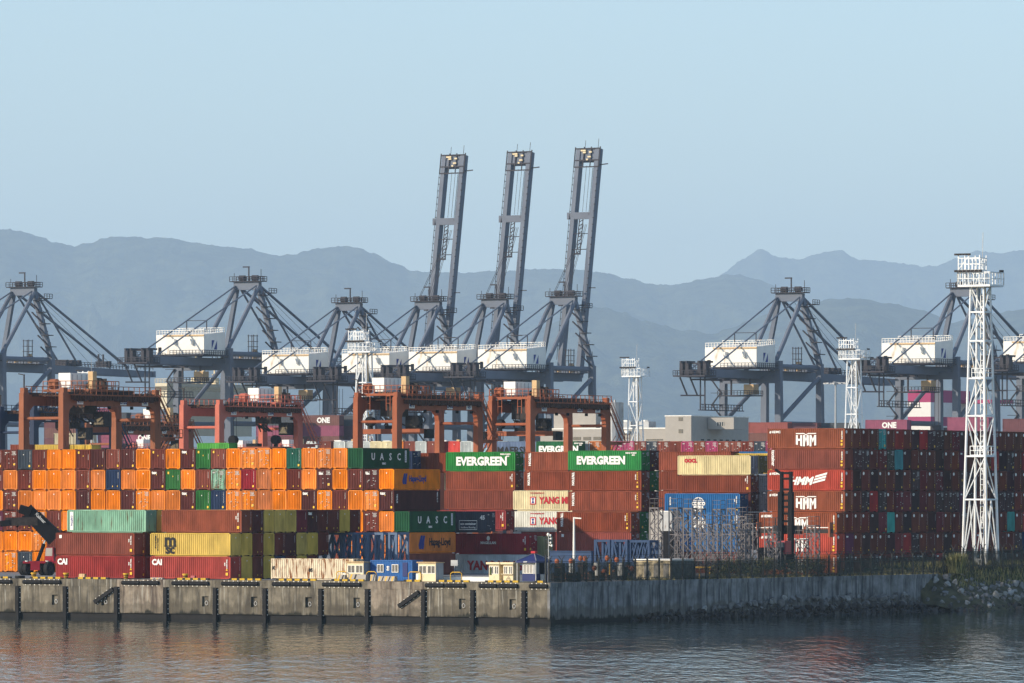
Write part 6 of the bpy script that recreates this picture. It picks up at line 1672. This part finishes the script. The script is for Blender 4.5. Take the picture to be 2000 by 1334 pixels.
# bank beyond the end of the wall
def bank_z(x, y):
    top = 5.75 if y > 108 else 4.95 + max(0, (y-98))*.08
    if x < -1.5: z = top
    else:
        t_ = min(1, (x+1.5)/10.5); z = top*(1-t_)**.8 - .9*t_
    if x > -.3: q_ = max(0, min(1, (y-95)/8)); z = z*q_*q_*(3-2*q_) - .5*(1-q_)
    if y < 104.2 and x <= -.3: z = min(z, GQ-.3)
    return z + .18*mnoise.noise(Vector((x*.6, y*.4, 2.))) + .1*mnoise.noise(Vector((x*1.7, y*1.7, 7.)))
b = MB(); nx_, ny_ = 34, 60
for j in range(ny_+1):
    for i in range(nx_+1):
        x = -12 + 22*i/nx_; y = 98 + 67*j/ny_; b.v.append((x, y, bank_z(x, y)))
for j in range(ny_):
    for i in range(nx_):
        a = j*(nx_+1)+i; b.f.append([a, a+1, a+nx_+2, a+nx_+1]); b.m.append(0)
EARTH = mat("bank_earth", (.075, .07, .04), .95, var=.5, scale=.7, bump=.5)
b.build("bank", EARTH, loc=uv(UQ, VQ), rz=-TH, kind="structure", label="earth bank sloping from the fence to the rocks")
def gfn(r):
    x = r.uniform(-11, 3.2); y = r.uniform(104, 164); return x, y, bank_z(x, y)-.03
blades(9000, gfn, .25, .95, .07, 3).build("grass", [M["straw"], M["leaf"]], loc=uv(UQ, VQ), rz=-TH, kind="stuff", label="dry tufted grass on the bank by the fence")
def strip(r): return r.uniform(-2.4, -.4), r.uniform(20, 104), GQ-.02
blades(2200, strip, .2, .7, .05, 4).build("grass", [M["straw"], M["leaf"]], loc=uv(UQ, VQ), rz=-TH, kind="stuff", label="thin dry grass along the foot of the fence")
o = thing("grass_clump", "tall pale tuft of reed grass in front of the white tower's left leg", "grass tuft", on_u(UQ+.9, 1868, 4.9))
def tuft(r):
    a = r.uniform(0, 6.28); d = r.random()**.7*1.0; return math.cos(a)*d, math.sin(a)*d, 0
blades(1100, tuft, 1.2, 3.0, .10, 8).build("reed_leaves", [M["straw"], M["leaf"]], o, kind="stuff")
# riprap
def rock_mesh(seed, m):
    r = random.Random(seed); bm = bmesh.new(); bmesh.ops.create_icosphere(bm, subdivisions=2, radius=1)
    pl = [(Vector((r.gauss(0, 1), r.gauss(0, 1), r.gauss(0, 1))).normalized(), r.uniform(.35, .75)) for _ in range(11)]
    for v_ in bm.verts:
        for n_, d in pl:
            k = v_.co.dot(n_)
            if k > d: v_.co -= n_*(k-d)
        v_.co *= 1 + .07*mnoise.noise(v_.co*2.1 + Vector((seed, 0, 0)))
    me = bpy.data.meshes.new("rock"); bm.to_mesh(me); bm.free(); me.materials.append(m); return me
RK = [rock_mesh(i, M["rock"]) for i in range(6)]; PK = [rock_mesh(i, M["palerock"]) for i in range(6)]
WK = [rock_mesh(i+10, M["wetrock"]) for i in range(6)]
rr = thing("riprap", "rock riprap along the foot of the shaded wall and bank", "rocks", uv(UQ, VQ)); rr["kind"] = "structure"; del rr["category"]
r = random.Random(21); n = 0
b = MB()
for t0 in range(20, 100, 4):
    w_ = 1.0 + min(1, (t0-20)/40)*1.3 ; h_ = .4 + min(1, (t0-20)/50)*.9
    b.prism([(-.2, -1.4), (w_+1.0, -1.4), (-.2, h_)], 'y', t0, t0+4)
b.build("rubble_core", M["wetrock"], rr, kind="stuff")
t = 21.0
while t < 162 and n < 298:
    g_ = min(1, (t-19)/45)
    rows = 2 + int(g_*1.1) if t < 95 else 5
    for k in range(rows):
        f_ = (k+r.uniform(-.2, .3))/max(1, rows-1) if rows > 1 else 0
        if t > 95: x = (9.2 - f_*5.6) if t > 110 else 7.6 - f_*6.9; z = max(bank_z(x, t), -.15) + .12
        else: x = .5 + (1-f_)*(1.0+g_*1.4); z = -.15 + f_*(.5+g_*1.7)
        s_ = r.uniform(.30, .62)
        o = put("rock", (WK if z < (1.1 if t < 101 else .6) else PK if (t > 96 and r.random() < .6) or r.random() < .12 else RK)[r.randrange(6)], rr, loc=(x+r.uniform(-.3, .3), t+r.uniform(-.5, .5), z))
        o.rotation_euler = (r.uniform(0, 6), r.uniform(0, 6), r.uniform(0, 6)); o.scale = (s_*1.25, s_*1.25, s_)
        n += 1
    t += 1.3 if t < 95 else 1.75
b = MB(); rs = random.Random(77)
for i in range(900):
    t = rs.uniform(22, 162); k = RK[rs.randrange(6)]
    if t > 96: x = rs.uniform(1.0 if t < 110 else 2.2, 9.5); z = max(-.1, bank_z(x, t))+.05
    else: x = rs.uniform(.3, 2.2); z = rs.uniform(-.1, .3+min(1, (t-19)/45)*1.3)*(1-.25*x)
    s_ = rs.uniform(.14, .34); rot = Matrix.Rotation(rs.uniform(0, 6), 3, 'Z')
    b.add([rot @ (v_.co*s_) + Vector((x, t, z)) for v_ in k.vertices], [tuple(q.vertices) for q in k.polygons], 1 if z < .8 else 0)
b.build("small_stones", [M["rock"], M["wetrock"]], rr, kind="stuff")
# electrical cabinet at the foot of the tall tower
o = thing("electric_cabinet", "pale grey electrical cabinet under the tall white tower", "cabinet", P(1905, 1112, 850)); MB().box(0, .95, 0, .6, 0, 1.5).build("case", M["galv"], o); MB().box(.5, .85, -.03, -.002, .9, 1.3).build("meter_window", M["glass"], o)
